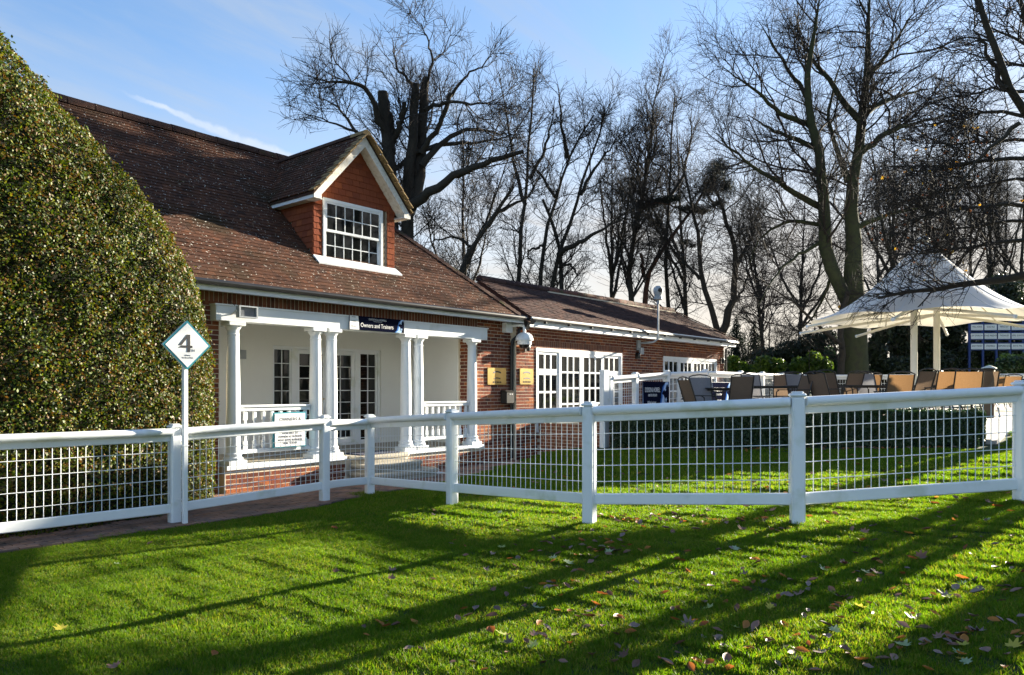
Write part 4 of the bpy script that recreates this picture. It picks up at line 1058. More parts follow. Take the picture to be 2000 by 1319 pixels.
# ------------------------------------------------------------------ chairs and tables
def make_chair(m):
    t = thing('patio_chair', 'x', 'chair')
    W_ = .25
    for sx in (-1, 1):
        x = sx * W_
        MB().tube([(x, .24, .02), (x, .26, .22), (x, .27, .42), (x, .25, .62), (x, .20, .65)], .014, 6).build('front_leg', 'darkmetal', t)
        MB().tube([(x, -.36, .02), (x, -.28, .22), (x, -.10, .42)], .014, 6).build('rear_leg', 'darkmetal', t)
        MB().bbox(x - .025, x + .025, -.24, .24, .655, .675, .006).build('armrest', 'darkmetal', t)
    fr = MB(); fr.tube([(-W_, .25, .43), (-W_, -.16, .40), (-W_, -.27, .72), (-W_ * .98, -.36, 1.0), (-W_ * .6, -.375, 1.035), (0, -.38, 1.05), (W_ * .6, -.375, 1.035), (W_ * .98, -.36, 1.0), (W_, -.27, .72), (W_, -.16, .40), (W_, .25, .43)], .015, 6)
    fr.tube([(-W_, .25, .43), (W_, .25, .43)], .013, 6); fr.tube([(-W_, -.15, .40), (W_, -.15, .40)], .013, 6); fr.build('frame', 'darkmetal', t, smooth=True)
    def sheet(rows):
        v = []; n = 7
        for (y, z, w_) in rows:
            for k in range(n): s = k / (n - 1) * 2 - 1; v.append((s * w_, y - .02 * (1 - s * s), z))
        f = [(i * n + k, i * n + k + 1, (i + 1) * n + k + 1, (i + 1) * n + k) for i in range(len(rows) - 1) for k in range(n - 1)]
        return MB().add(v, f)
    sheet([(-.155, .42, .238), (-.20, .54, .238), (-.265, .72, .238), (-.315, .87, .238), (-.352, .985, .236)]).build('back_sling', m, t, smooth=True)
    v = []; n = 7; rows = [(.24, .43), (.1, .405), (-.05, .395), (-.15, .40)]
    for y, z in rows:
        for k in range(n): s = k / (n - 1) * 2 - 1; v.append((s * .238, y, z - .02 * (1 - s * s)))
    MB().add(v, [(i * n + k, i * n + k + 1, (i + 1) * n + k + 1, (i + 1) * n + k) for i in range(3) for k in range(n - 1)]).build('seat_sling', m, t, smooth=True)
    return t
protos = {'sling': make_chair('sling'), 'slinggrey': make_chair('slinggrey'), 'slingbacklit': make_chair('slingbacklit')}
used = set()
def chair(u, t_, face, kind, lab):
    """face = heading of the seat front in degrees from +X"""
    x, y = at(u, t_)
    o = protos[kind] if kind not in used else copy_tree(protos[kind])
    used.add(kind)
    o.location = (x, y, tz(x) + .012); o.rotation_euler = (0, 0, R(face - 90)); o['label'] = lab; o['group'] = 'patio chairs on the terrace'
CH = [
 (1366, 15.4, -35, 'sling', 'dark framed sling chair seen side on, nearest the navy banner'),
 (1372, 17.0, 215, 'slinggrey', 'grey sling chair facing forward behind the side-on chair by the banner'),
 (1440, 16.6, 42, 'sling', 'brown sling chair with its back squarely to the lawn at the first dark table'),
 (1476, 19.2, 225, 'slinggrey', 'grey sling chair across the first dark table, facing the lawn'),
 (1531, 19.2, 200, 'sling', 'brown chair half hidden behind the angled chair near the middle fence post'),
 (1549, 16.4, 140, 'sling', 'angled brown chair turned sideways just behind the middle fence post'),
 (1566, 18.8, 230, 'slinggrey', 'narrow glimpse of a grey chair right of the angled brown chair'),
 (1618, 16.2, -28, 'sling', 'tan chair leaning side on, first one right of the middle fence post'),
 (1632, 16.9, -20, 'sling', 'bright edged tan chair directly behind the leaning side-on chair'),
 (1651, 18.4, 60, 'sling', 'dark brown chair in front of the big beech trunk, left one'),
 (1672, 20.0, 50, 'sling', 'small brown chair below the big beech trunk'),
 (1691, 20.0, 45, 'slingbacklit', 'small chair lit orange brown, right of the big beech trunk'),
 (1704, 18.0, 225, 'slinggrey', 'pale grey chair facing forward between beech trunk and canopy pole'),
 (1744, 14.6, 38, 'slingbacklit', 'wide chair back lit orange, left of the first canopy pole'),
 (1784, 16.2, 62, 'sling', 'pinkish chair back under the first canopy pole'),
 (1803, 18.0, 70, 'sling', 'narrow brown chair between the two canopy poles'),
 (1842, 15.3, 34, 'slingbacklit', 'chair back lit orange, right of the second canopy pole'),
 (1880, 14.9, 28, 'slingbacklit', 'widest chair back lit orange, close to the white fence at the right'),
 (1911, 16.2, 35, 'sling', 'pinkish chair just left of the wooden bollard'),
 (1913, 19.8, 205, 'slinggrey', 'low grey chair facing the lawn left of the wooden bollard'),
 (1943, 24.0, 40, 'slingbacklit', 'distant chair lit orange, right of the wooden bollard'),
 (1967, 23.0, 35, 'slingbacklit', 'wide distant chair lit orange, at the right edge of the terrace'),
]
for c in CH: chair(*c)
def table(u, t_, w_, d_, rz, lab):
    x, y = at(u, t_); z = tz(x)
    t = thing('patio_table', lab, 'table', (x, y, z), R(rz), 'dark patio tables on the terrace')
    def sub(mb, name, m):
        o = mb.build(name, m); o.parent = t; return o
    sub(MB().bbox(-w_ / 2, w_ / 2, -d_ / 2, d_ / 2, .69, .715, .008), 'tabletop', 'darkmetal')
    sub(MB().box(-w_ / 2 + .05, w_ / 2 - .05, -d_ / 2 + .05, d_ / 2 - .05, .65, .689), 'apron', 'darkmetal')
    for sx in (-1, 1):
        for sy in (-1, 1): sub(MB().tube([(sx * (w_ / 2 - .1), sy * (d_ / 2 - .1), .015), (sx * (w_ / 2 - .14), sy * (d_ / 2 - .14), .65)], .018, 6), 'leg', 'darkmetal')
table(1410, 17.6, 1.0, .9, -48, 'dark patio table left of the squarely turned brown chair')
table(1500, 17.8, 1.5, .9, -50, 'dark patio table between the first brown chair and the middle fence post')
table(1590, 18.2, 1.1, .9, -50, 'dark patio table beside the leaning tan chairs')
table(1690, 17.2, 1.6, .9, -50, 'dark patio table below the beech trunk')
table(1815, 17.0, 1.2, .9, -50, 'dark patio table between the canopy poles')
bo = thing('bollard', 'square wooden bollard with a pale cap beside the terrace chairs', 'bollard', (*at(1932, 16.0), .95))
bx, by = at(1932, 16.0)
MB().bbox(bx - .10, bx + .10, by - .10, by + .10, .95, 2.06, .01).build('post', 'wood', bo)
MB().add([(bx + sx * .13, by + sy * .13, z) for z in (2.061, 2.08) for sx, sy in ((-1, -1), (1, -1), (1, 1), (-1, 1))] + [(bx, by, 2.14)], [(3, 2, 1, 0), (0, 1, 5, 4), (1, 2, 6, 5), (2, 3, 7, 6), (3, 0, 4, 7), (4, 5, 8), (5, 6, 8), (6, 7, 8), (7, 4, 8)]).build('cap', 'cream', bo)

# ------------------------------------------------------------------ name board
SX, SY = at(1893, 34); sb = thing('name_board', 'blue framed board of white horse name plates in front of dark evergreens', 'sign', (SX, SY, .9))
ang = HEAD - R(90) - R(4)
sdir = Vector((math.cos(ang), math.sin(ang), 0)); 
Mb = Matrix.Translation((SX, SY, 0)) @ Matrix.Rotation(ang, 4, 'Z')
def sbp(mb, name, m):
    mb.v = [tuple(Mb @ Vector(p)) for p in mb.v]; return mb.build(name, m, sb)
PX = 34 / 1460.
for k in range(6):
    x = k * 25.3 * PX
    sbp(MB().box(x - .045, x + .045, -.03, .03, 2.0 if k else .8, 4.9), 'upright', 'navyblue')
zr = [CZ + (758 - v_) * PX for v_ in (640, 657.2, 677.2)]
zrl = [4.40, 4.0, 3.53]
for z in (zrl[0] + .16, zrl[1] + .155, zrl[2] + .155, zrl[0] - .15, zrl[1] - .15, zrl[2] - .15, 4.85): sbp(MB().box(-.04, 25.3 * PX * 5 + .04, -.025, .025, z - .02, z + .02), 'crossbar', 'navyblue')
NM = [['WELL HORSE', 'GOLD ISLE', 'PRINCE JAY', 'ROYAL TOSS', 'STARLIT'], ['SHY SPARROW', 'CHASE FREEDOM', 'THE BALLER', 'APRIL SEVENTH', 'JOLLY'], ['ANDY PANDY', 'STROMBOLI', 'DIAMOND EDGE', 'ROYAL MAIL', 'TUDOR']]
for r_ in range(3):
    for c_ in range(5):
        x0 = c_ * 25.3 * PX + .06; x1 = x0 + 22.6 * PX; z = zrl[r_]
        o = sbp(MB().box(x0, x1, -.045, -.03, z - .125, z + .125), 'name_plate', 'signwhite')
        tx = text(NM[r_][c_], .115, (0, 0, 0), 'ink', o, sx=.62); tx.matrix_local = Matrix.Translation(Mb @ Vector(((x0 + x1) / 2, -.048, z + .02)) - root_loc(o)) @ Matrix.Rotation(ang, 4, 'Z') @ Euler((R(90), 0, 0)).to_matrix().to_4x4() @ Matrix.Diagonal((.62, 1, 1, 1))
        l_ = MB().box(x0 + .05, x1 - .05, -.048, -.046, z - .085, z - .075); l_.v = [tuple(Mb @ Vector(p)) for p in l_.v]; l_.build('rule', 'grey', o)
# ------------------------------------------------------------------ trees
TW = 1.8
def sweep(P_, R_, sides):
    """P_ (N,k,3) polylines, R_ (N,k) radii -> tube quads"""
    N_, k, _ = P_.shape
    T = np.gradient(P_, axis=1); T /= np.linalg.norm(T, axis=2, keepdims=True) + 1e-9
    ref = P_[:, -1] - P_[:, 0]; ref /= np.linalg.norm(ref, axis=1, keepdims=True) + 1e-9
    h = np.where(np.abs(ref[:, 2:3]) < .8, np.array([[0, 0, 1.]]), np.array([[1., 0, 0]]))
    A = np.cross(ref, h); A /= np.linalg.norm(A, axis=1, keepdims=True) + 1e-9
    A = A[:, None, :] - (A[:, None, :] * T).sum(2, keepdims=True) * T; A /= np.linalg.norm(A, axis=2, keepdims=True) + 1e-9
    B = np.cross(T, A)
    q = 2 * np.pi * np.arange(sides) / sides
    V = P_[:, :, None, :] + R_[:, :, None, None] * (A[:, :, None, :] * np.cos(q)[None, None, :, None] + B[:, :, None, :] * np.sin(q)[None, None, :, None])
    base = np.arange(N_)[:, None, None] * k * sides + np.arange(k - 1)[None, :, None] * sides
    j = np.arange(sides)[None, None, :]; j2 = (j + 1) % sides
    F_ = np.stack([base + j, base + j2, base + sides + j2, base + sides + j], -1).reshape(-1, 4)
    return V.reshape(-1, 3), F_
def spawn(P_, R_, dens, length, ang, k, wander, up, tmin, tmax, rfac, r_, rmin, lenbias=.45, pull=None):
    """branches growing from branches; dens = children per metre of parent"""
    N_, kk, _ = P_.shape
    plen = np.linalg.norm(np.diff(P_, axis=1), axis=2).sum(1)
    cnt = np.maximum(r_.poisson(dens * plen), 0)
    idx = np.repeat(np.arange(N_), cnt); n = len(idx)
    if n == 0: return np.zeros((0, k, 3)), np.zeros((0, k))
    t = r_.uniform(tmin, tmax, n); x = t * (kk - 1); i = np.minimum(x.astype(int), kk - 2); fr = (x - i)[:, None]
    p = P_[idx, i] * (1 - fr) + P_[idx, i + 1] * fr; rp = R_[idx, i] * (1 - fr[:, 0]) + R_[idx, i + 1] * fr[:, 0]
    T = P_[idx, i + 1] - P_[idx, i]; T /= np.linalg.norm(T, axis=1, keepdims=True) + 1e-9
    q = np.cross(T, r_.normal(0, 1, (n, 3))); q /= np.linalg.norm(q, axis=1, keepdims=True) + 1e-9
    a = np.radians(ang) * r_.uniform(.7, 1.3, n)[:, None]
    d = np.cos(a) * T + np.sin(a) * q
    L_ = length * r_.uniform(.55, 1.2, n) * (1 - lenbias * t)
    if np.isscalar(length) is False: pass
    out_ = np.zeros((n, k, 3)); out_[:, 0] = p; st = (L_ / (k - 1))[:, None]
    for j in range(1, k):
        d = d + r_.normal(0, wander, (n, 3)); d[:, 2] += up
        d /= np.linalg.norm(d, axis=1, keepdims=True)
        out_[:, j] = out_[:, j - 1] + d * st
    r0 = np.maximum(np.minimum(rp * rfac, L_ * .016), rmin)
    RR = r0[:, None] * np.linspace(1, .35, k)[None, :]; RR = np.maximum(RR, rmin * .6)
    return out_, RR
def poly(pts, r0, r1, k, r_, jit=.0):
    pts = np.array(pts, float); s = np.r_[0, np.cumsum(np.linalg.norm(np.diff(pts, axis=0), axis=1))]; t = np.linspace(0, s[-1], k)
    # soft interpolation
    q = np.stack([np.interp(t, s, pts[:, c]) for c in range(3)], -1)
    for _ in range(2): q[1:-1] = .25 * q[:-2] + .5 * q[1:-1] + .25 * q[2:]
    q[1:-1] += r_.normal(0, jit, (k - 2, 3))
    return q, np.linspace(r0, r1, k) if not isinstance(r0, (list, tuple)) else np.interp(np.linspace(0, 1, k), np.linspace(0, 1, len(r0)), r0)
def make_tree(name, lab, base, stems, bark='bark', seed=1, dens=(.9, 2.0, 3.2), length=(3.2, 1.5, .75), ang=(48, 45, 42), up=(.10, .06, .04), wander=(.16, .20, .22),
              tmin=.25, twigr=.0075, group=None, extra=None, cat='tree', levels=3, stub=None):
    """stems: [(points in world metres, r0, r1)]"""
    r_ = np.random.default_rng(seed)
    root = thing(name, lab, cat, base, group=group)
    k = 14; Ps, Rs, grow_ = [], [], []
    for i, s_ in enumerate(stems):
        q, rr = poly(s_[0], s_[1], s_[2], k, r_, jit=.03)
        if abs(q[0, 2] - base[2]) < .6: rr = rr * (1 + .55 * np.exp(-np.linspace(0, 1, k) * 14))
        Ps.append(q); Rs.append(rr)
        grow_.append(s_[3] if len(s_) > 3 else 1)
    Ps = np.array(Ps); Rs = np.array(Rs); g_ = np.array(grow_)
    V, F_ = sweep(Ps, Rs, 10)
    np_mesh('trunk', V, F_, bark, root, smooth=True)
    cur, cr = Ps[g_ > 0], Rs[g_ > 0]; parts = []
    # main stems carry limbs; fine levels follow
    L1, R1 = spawn(cur, cr, dens[0] * 1.35, length[0], ang[0], 8, wander[0], up[0], tmin, .98, .55, r_, .014)
    parts.append(sweep(L1, R1, 5))
    tops, tr_ = cur[:, -5:], cr[:, -5:]
    L2a, R2a = spawn(L1, R1, dens[1] * 1.35, length[1], ang[1], 6, wander[1], up[1], .12, 1, .6, r_, .0095)
    L2b, R2b = spawn(tops, tr_, dens[1] * 1.2, length[1] * 1.1, ang[1], 6, wander[1], up[1], .0, 1, .6, r_, .0095)
    L2, R2 = np.concatenate([L2a, L2b]), np.concatenate([R2a, R2b])
    parts.append(sweep(L2, R2, 4))
    if levels > 2:
        L3, R3 = spawn(L2, R2, dens[2] * 1.45 * TW, length[2] * 1.15, ang[2], 3, wander[2], up[2], .1, 1, .6, r_, twigr, lenbias=.3)
        parts.append(sweep(L3, R3, 3))
    V, F_ = join(parts)
    np_mesh('branches', V, F_, 'twig', root)
    return root, L2
def W3(u, v, t, dt=0.0):
    x, y = at(u, t + dt); return (x, y, CZ + (758 - v) * (t + dt) / 1460.)
def trace(uv, t, dts=None):
    n = len(uv); return [W3(u, v, t, (dts[0] + (dts[1] - dts[0]) * i / max(1, n - 1)) if dts else 0) for i, (u, v) in enumerate(uv)]
def down(u, v0, t, zb=None):
    x, y = at(u, t); return (x, y, gz(x, y) - .1 if zb is None else zb)
def bs(u, t):
    x, y = at(u, t); return (x, y, gz(x, y))

# pollarded twin tree behind the dormer
t = 26
make_tree('bare_tree', 'bare pollarded tree with cut stub tops rising right behind the dormer', bs(768, t), [
    ([down(768, 0, t)] + trace([(769, 500), (768, 400), (764, 330), (756, 290), (752, 240), (747, 180)], t), .31, .18),
    (trace([(764, 300), (764, 268), (758, 232), (754, 205), (752, 186)], t, (0, .5)), .17, .13, 0),
    (trace([(764, 278), (778, 250), (788, 215), (792, 200)], t, (0, -.4)), .13, .07),
    (trace([(757, 265), (738, 238), (724, 185), (702, 158), (680, 163), (640, 160), (605, 148)], t, (0, -1.5)), .13, .012),
    (trace([(750, 330), (725, 285), (705, 268), (698, 262), (681, 240), (662, 205), (618, 190)], t, (0, 1.5)), .10, .012),
    (trace([(760, 310), (730, 280), (690, 257), (647, 240), (601, 224)], t, (0, -2)), .08, .010),
    (trace([(772, 330), (815, 290), (840, 240), (850, 190)], t, (0, 3)), .09, .012),
], seed=11, dens=(1.0, 2.4, 4.0), length=(2.4, 1.35, .7), tmin=.45, up=(.13, .10, .08))
make_tree('bare_tree', 'bare pollarded tree with several tall cut stems and long limbs reaching right', bs(797, t), [
    ([down(798, 0, t)] + trace([(798, 520), (796, 455), (792, 405), (796, 360), (803, 300), (810, 238), (812, 165)], t), .34, .14),
    (trace([(794, 420), (806, 392), (815, 360), (823, 312), (822, 262), (828, 205), (832, 154)], t, (0, .6)), .26, .14),
    (trace([(823, 300), (838, 275), (855, 250), (868, 215), (881, 182)], t, (0, -.5)), .10, .075),
    (trace([(800, 405), (815, 394), (851, 368), (902, 331), (966, 314), (1022, 296)], t, (0, -2)), .19, .06),
    (trace([(824, 325), (860, 278), (890, 258), (923, 250), (970, 260), (1010, 268)], t, (0, 1.5)), .13, .012),
    (trace([(806, 300), (850, 285), (900, 280), (960, 275), (1015, 262)], t, (0, 2.5)), .10, .012),
    (trace([(828, 215), (850, 206), (880, 202), (930, 200), (990, 205)], t, (0, -1.5)), .08, .010),
    (trace([(812, 180), (800, 155), (780, 145), (770, 110), (765, 75)], t, (0, 0)), .07, .010),
    (trace([(832, 170), (845, 120), (835, 80), (822, 45)], t, (0, -1)), .06, .015),
    (trace([(878, 190), (905, 150), (940, 130), (960, 110)], t, (0, -1)), .06, .015),
], seed=12, dens=(1.0, 2.4, 4.0), length=(2.5, 1.35, .7), tmin=.40, up=(.13, .10, .08))
make_tree('bare_tree', 'bare tree leaning steeply right between the dormer roof and the wing', bs(885, 27), [
    ([down(885, 0, 27)] + trace([(898, 526), (914, 488), (932, 458), (962, 428), (990, 395), (1003, 365)], 27, (0, -1)), .17, .05),
    (trace([(918, 482), (895, 462), (865, 466), (826, 475)], 27, (0, .5)), .06, .010),
    (trace([(945, 445), (980, 408), (1020, 394), (1050, 370)], 27, (0, 1)), .11, .012),
], seed=13, dens=(1.0, 2.3, 3.8), length=(2.2, 1.2, .65))
t = 32
make_tree('bare_tree', 'slim bare tree with a nearly vertical trunk left of the forked pale tree', bs(1015, t), [
    ([down(1015, 0, t)] + trace([(1015, 556), (1013, 460), (1026, 400), (1034, 340), (1030, 280), (1041, 200), (1043, 135)], t), .14, .03),
    (trace([(1026, 400), (1008, 350), (1000, 290), (985, 200), (975, 145)], t, (0, 1)), .09, .010),
    (trace([(1034, 350), (1065, 290), (1080, 230), (1085, 190)], t, (0, -1)), .09, .010),
], seed=14, dens=(1.0, 2.4, 3.6), length=(2.6, 1.35, .7), up=(.12, .08, .06))
make_tree('bare_tree', 'curving dark bare tree just left of the pale stemmed tree', bs(1052, t), [
    ([down(1054, 0, t)] + trace([(1055, 565), (1051, 507), (1066, 462), (1082, 392), (1100, 345), (1108, 295), (1135, 255), (1160, 225)], t), .14, .03),
    (trace([(1084, 385), (1060, 350), (1040, 320), (1020, 300)], t, (0, 1.5)), .08, .010),
    (trace([(1107, 310), (1098, 250), (1092, 200), (1088, 165)], t, (0, -1)), .09, .010),
], seed=15, dens=(1.0, 2.4, 3.6), length=(2.6, 1.35, .7), up=(.12, .08, .06))
make_tree('bare_tree', 'wide forked bare tree with a pale broken stem above the wing ridge', bs(1085, t), [
    ([down(1074, 0, t)] + trace([(1073, 566), (1083, 516), (1097, 480), (1122, 422), (1134, 376), (1142, 320), (1172, 270), (1180, 215)], t), .14, .03),
    ([down(1100, 0, t)] + trace([(1100, 571), (1095, 516), (1087, 462), (1076, 420), (1060, 390)], t, (0, .5)), .15, .06),
    (trace([(1090, 500), (1113, 483), (1151, 464), (1190, 438), (1225, 412)], t, (0, -1.5)), .13, .012),
    (trace([(1134, 380), (1160, 330), (1190, 290), (1215, 255)], t, (0, 1)), .09, .010),
    (trace([(1098, 520), (1112, 516), (1125, 528), (1128, 540)], t, (0, -.3)), .06, .035, 0),
    (trace([(1060, 480), (1035, 488), (1028, 500), (1038, 510)], t, (0, .5)), .06, .03, 0),
], seed=16, dens=(1.0, 2.4, 3.6), length=(2.6, 1.35, .7), up=(.12, .08, .06))
t = 33
make_tree('bare_tree', 'tall slender bare tree with a pointed top above the middle of the wing', bs(1233, t), [
    ([down(1234, 0, t)] + trace([(1231, 592), (1227, 510), (1243, 450), (1256, 385), (1263, 304), (1272, 226), (1291, 140), (1300, 105)], t), .17, .010),
], seed=17, dens=(2.4, 2.2, 3.6), length=(3.6, 1.5, .75), ang=(34, 38, 40), up=(.14, .10, .06), tmin=.30)
make_tree('bare_tree', 'upright bare tree behind the reddish pine limb', bs(1303, 35), [
    ([down(1304, 0, 35)] + trace([(1304, 601), (1300, 524), (1301, 440), (1310, 355), (1309, 270), (1318, 190)], 35), .13, .03),
    (trace([(1303, 400), (1335, 340), (1350, 270), (1352, 200)], 35, (0, 1)), .09, .010),
], seed=18, dens=(1.2, 2.3, 3.6), length=(3.0, 1.5, .75), up=(.12, .08, .06))
# scots pine
pr, _ = make_tree('pine_tree', 'scots pine with a kinked reddish limb and dark needle clumps', bs(1259, 34), [
    ([down(1259, 0, 34)] + trace([(1259, 596), (1257, 560), (1256, 526), (1287, 508), (1300, 474), (1322, 440), (1350, 414), (1378, 380), (1392, 340)], 34), .18, .04),
    (trace([(1257, 540), (1255, 505), (1252, 495)], 34), .09, .06, 0),
    (trace([(1345, 418), (1325, 404), (1300, 396), (1260, 398)], 34, (0, -.6)), .05, .02, 0),
    (trace([(1380, 380), (1395, 400), (1392, 430)], 34, (0, .6)), .05, .02, 0),
], bark='bark_red', seed=19, dens=(.25, 1.0, 1.0), length=(1.2, .8, .4), tmin=.6)
bl = []
for (u, v_, ru, rv) in ((1392, 350, 26, 30), (1404, 325, 22, 18), (1418, 365, 22, 24), (1380, 372, 22, 16), (1290, 392, 34, 8), (1262, 404, 22, 6), (1318, 388, 24, 8), (1345, 408, 28, 7), (1372, 412, 24, 8), (1338, 474, 14, 7), (1352, 480, 10, 5), (1402, 398, 20, 8)):
    bl.append((W3(u, v_, 34, rnd.uniform(-.6, .6)), (ru * 34 / 1460, ru * 34 / 1460, rv * 34 / 1460)))
V, F_ = cloud(bl, 26000, .13, shell=.95, seed=4, asp=.14, jit=1.0)
np_mesh('needles', V, F_, 'pine', pr, kind='stuff')
make_tree('bare_tree', 'bare twin stemmed tree forking low at the right end of the wing roof', bs(1407, 32), [
    ([down(1406, 0, 32)] + trace([(1406, 652), (1393, 609), (1368, 550), (1363, 482), (1357, 423), (1345, 370), (1330, 300)], 32), .18, .03),
    (trace([(1408, 655), (1418, 646), (1434, 558), (1440, 503), (1424, 448), (1402, 397), (1392, 340)], 32, (0, -.4)), .18, .04),
    (trace([(1438, 520), (1465, 470), (1480, 420), (1485, 370)], 32, (0, 1)), .09, .010),
    (trace([(1366, 545), (1335, 510), (1310, 470), (1295, 440)], 32, (0, 1)), .08, .010),
    (trace([(1428, 600), (1455, 560), (1470, 500)], 32, (0, -1)), .07, .010),
], seed=20, dens=(1.1, 2.3, 3.6), length=(2.6, 1.4, .75), up=(.10, .08, .05))
# big beech
t = 29
make_tree('beech_tree', 'huge bare beech with a thick green trunk and a broad crown over the terrace', bs(1668, t), [
    ([down(1668, 0, t)] + trace([(1668, 735), (1667, 640), (1668, 575), (1667, 517), (1666, 434), (1658, 375), (1662, 347), (1675, 315), (1687, 268), (1686, 221), (1688, 166), (1698, 118), (1692, 59), (1700, -30)], t), [.56, .48, .43, .34, .26, .21, .17, .13, .08, .03], 0),
    (trace([(1664, 610), (1650, 575), (1626, 545), (1612, 513), (1606, 453), (1608, 394), (1612, 347), (1598, 284), (1581, 244), (1575, 189), (1573, 150), (1590, 70), (1600, 0)], t, (0, -.8)), [.26, .26, .24, .20, .17, .13, .09, .03], 0),
    (trace([(1604, 405), (1549, 379), (1518, 351), (1463, 323), (1431, 292), (1392, 256)], t, (0, -2)), .14, .012),
    (trace([(1600, 290), (1549, 272), (1510, 252), (1478, 237), (1455, 222)], t, (0, 2)), .12, .010),
    (trace([(1580, 242), (1526, 225), (1498, 197), (1451, 158), (1407, 130)], t, (0, -2)), .12, .010),
    (trace([(1683, 240), (1644, 197), (1612, 146), (1581, 110), (1565, 78), (1550, 20)], t, (0, 2)), .14, .010),
    (trace([(1655, 356), (1640, 300), (1624, 268), (1616, 221), (1630, 160), (1650, 100)], t, (0, 1)), .12, .010),
    (trace([(1680, 300), (1735, 256), (1813, 233), (1870, 225)], t, (0, -2)), .14, .010),
    (trace([(1686, 225), (1727, 197), (1778, 181), (1830, 170)], t, (0, 2)), .13, .010),
    (trace([(1690, 160), (1730, 110), (1760, 60), (1790, 20)], t, (0, -1)), .11, .010),
    (trace([(1668, 450), (1715, 425), (1770, 410), (1830, 400)], t, (0, -1)), .12, .010),
    (trace([(1606, 440), (1560, 430), (1520, 440), (1480, 470), (1460, 520)], t, (0, 1)), .09, .010),
    (trace([(1608, 470), (1570, 490), (1530, 520), (1500, 560), (1480, 600)], t, (0, -2)), .08, .010),
    (trace([(1575, 190), (1530, 120), (1500, 70), (1480, 40)], t, (0, 0)), .09, .010),
    (trace([(1625, 540), (1600, 600), (1570, 640), (1540, 660)], t, (0, 3)), .07, .010),
], bark='bark_green', seed=21, twigr=.0055, dens=(1.25, 2.2, 2.9), length=(3.9, 2.0, 1.0), up=(.07, .05, .04), wander=(.17, .2, .22), tmin=.22)
make_tree('bare_tree', 'slim reddish trunk standing against the left side of the huge beech', bs(1640, 28.5), [
    ([down(1642, 0, 28.5)] + trace([(1643, 735), (1645, 680), (1642, 640), (1638, 610), (1648, 590), (1655, 570)], 28.5), .15, .09),
    (trace([(1645, 675), (1600, 640), (1560, 600), (1520, 570), (1490, 555)], 28.5, (0, -2)), .08, .010),
], bark='bark', seed=22, dens=(.8, 2.0, 3.2), length=(1.8, 1.1, .6), up=(.04, .04, .03))
# near trees at the right whose trunks stand outside the picture
def gtree(name, lab, x, y, stems, **kw):
    b = (x, y, gz(x, y)); return make_tree(name, lab, b, [([(x, y, b[2] - .2)] + s_[0],) + tuple(s_[1:]) if i == 0 else s_ for i, s_ in enumerate(stems)], **kw)
nr_, nl2 = gtree('maple_tree', 'dark spreading tree with dense twigs and a few yellow leaves over the canopy', 23.6, -.55, [
    ([(23.7, -.55, 2.5), (23.6, -.55, 4.2), (23.4, -.5, 6.5), (23.4, -.2, 9.5), (23.6, 0, 13)], .30, .10, 0),
    ([(23.55, -.55, 5.4)] + [W3(1990, 465, 18.2), W3(1930, 477, 17.6), (W3(1870, 492, 17.2)), W3(1800, 488, 17), W3(1735, 500, 17)], .085, .010),
    ([(23.6, -.55, 4.75), (23.05, 1.0, 4.62), (22.4, 2.7, 4.42), (21.75, 4.4, 4.2), (21.2, 5.2, 4.0)], .17, .03),
    ([(23.5, -.9, 5.2)] + [W3(1990, 395, 18), W3(1900, 405, 17.4), W3(1800, 420, 17), W3(1720, 455, 17)], .09, .010),
    ([(23.4, -.8, 6.3)] + [W3(1990, 300, 18), W3(1900, 318, 17.6), W3(1820, 330, 17.3), W3(1740, 325, 17)], .09, .010),
    ([(23.3, -.6, 7.6)] + [W3(2010, 230, 18.5), W3(1940, 210, 19), W3(1850, 240, 19.5), W3(1770, 250, 20)], .09, .010),
    ([(23.3, -.3, 9.0)] + [W3(2000, 130, 19), W3(1930, 120, 19.5), W3(1870, 95, 20)], .075, .010),
    ([(23.5, -.5, 5.7)] + [W3(1985, 430, 18.6), W3(1900, 445, 18.8), W3(1820, 450, 19), W3(1760, 440, 19)], .075, .010),
    ([(23.4, -.5, 6.0)] + [W3(1990, 345, 19), W3(1920, 360, 19.4), W3(1840, 370, 19.6), W3(1770, 385, 19.8)], .075, .010),
    ([(23.4, -.5, 6.9)] + [W3(1995, 270, 18.4), W3(1930, 275, 18), W3(1860, 285, 17.8), W3(1790, 280, 17.8)], .075, .010),
    ([(23.4, -.3, 8.2)] + [W3(2000, 180, 18.6), W3(1940, 170, 18.2), W3(1880, 185, 18), W3(1820, 200, 18)], .075, .010),
    ([(23.5, -.2, 9.6)] + [W3(2005, 90, 19), W3(1960, 70, 19), W3(1920, 40, 19)], .10, .010),
], seed=23, dens=(1.9, 2.8, 3.4), length=(2.0, 1.05, .5), up=(.03, .02, .01), wander=(.2, .22, .24), tmin=.56, twigr=.006)
gtree('bare_tree', 'bare tree at the top right corner with a thick diagonal limb', 20.2, -2.65, [
    ([(20.2, -2.65, 2.5), (20.1, -2.6, 5), (19.9, -2.5, 7.5), (19.9, -2.5, 11)], .38, .10),
    ([(20.1, -2.6, 4.6), W3(2060, 290, 16.5), W3(1995, 235, 15.6), W3(1962, 160, 15.2), W3(1932, 60, 15), W3(1905, -20, 15)], .15, .05),
    ([(20.0, -2.5, 6.2), W3(2010, 90, 16), W3(1990, 40, 16), W3(1975, -30, 16)], .11, .04),
    (([W3(1966, 175, 15.3), W3(1930, 110, 15.4), W3(1896, 35, 15.5)]), .06, .010),
    (([W3(1992, 240, 15.6), W3(1930, 290, 15.8), W3(1880, 350, 16), W3(1850, 420, 16)]), .05, .010),
], seed=24, dens=(1.6, 2.4, 3.2), length=(1.9, 1.0, .5), up=(.03, .03, .010), wander=(.2, .22, .24), tmin=.2, twigr=.006)
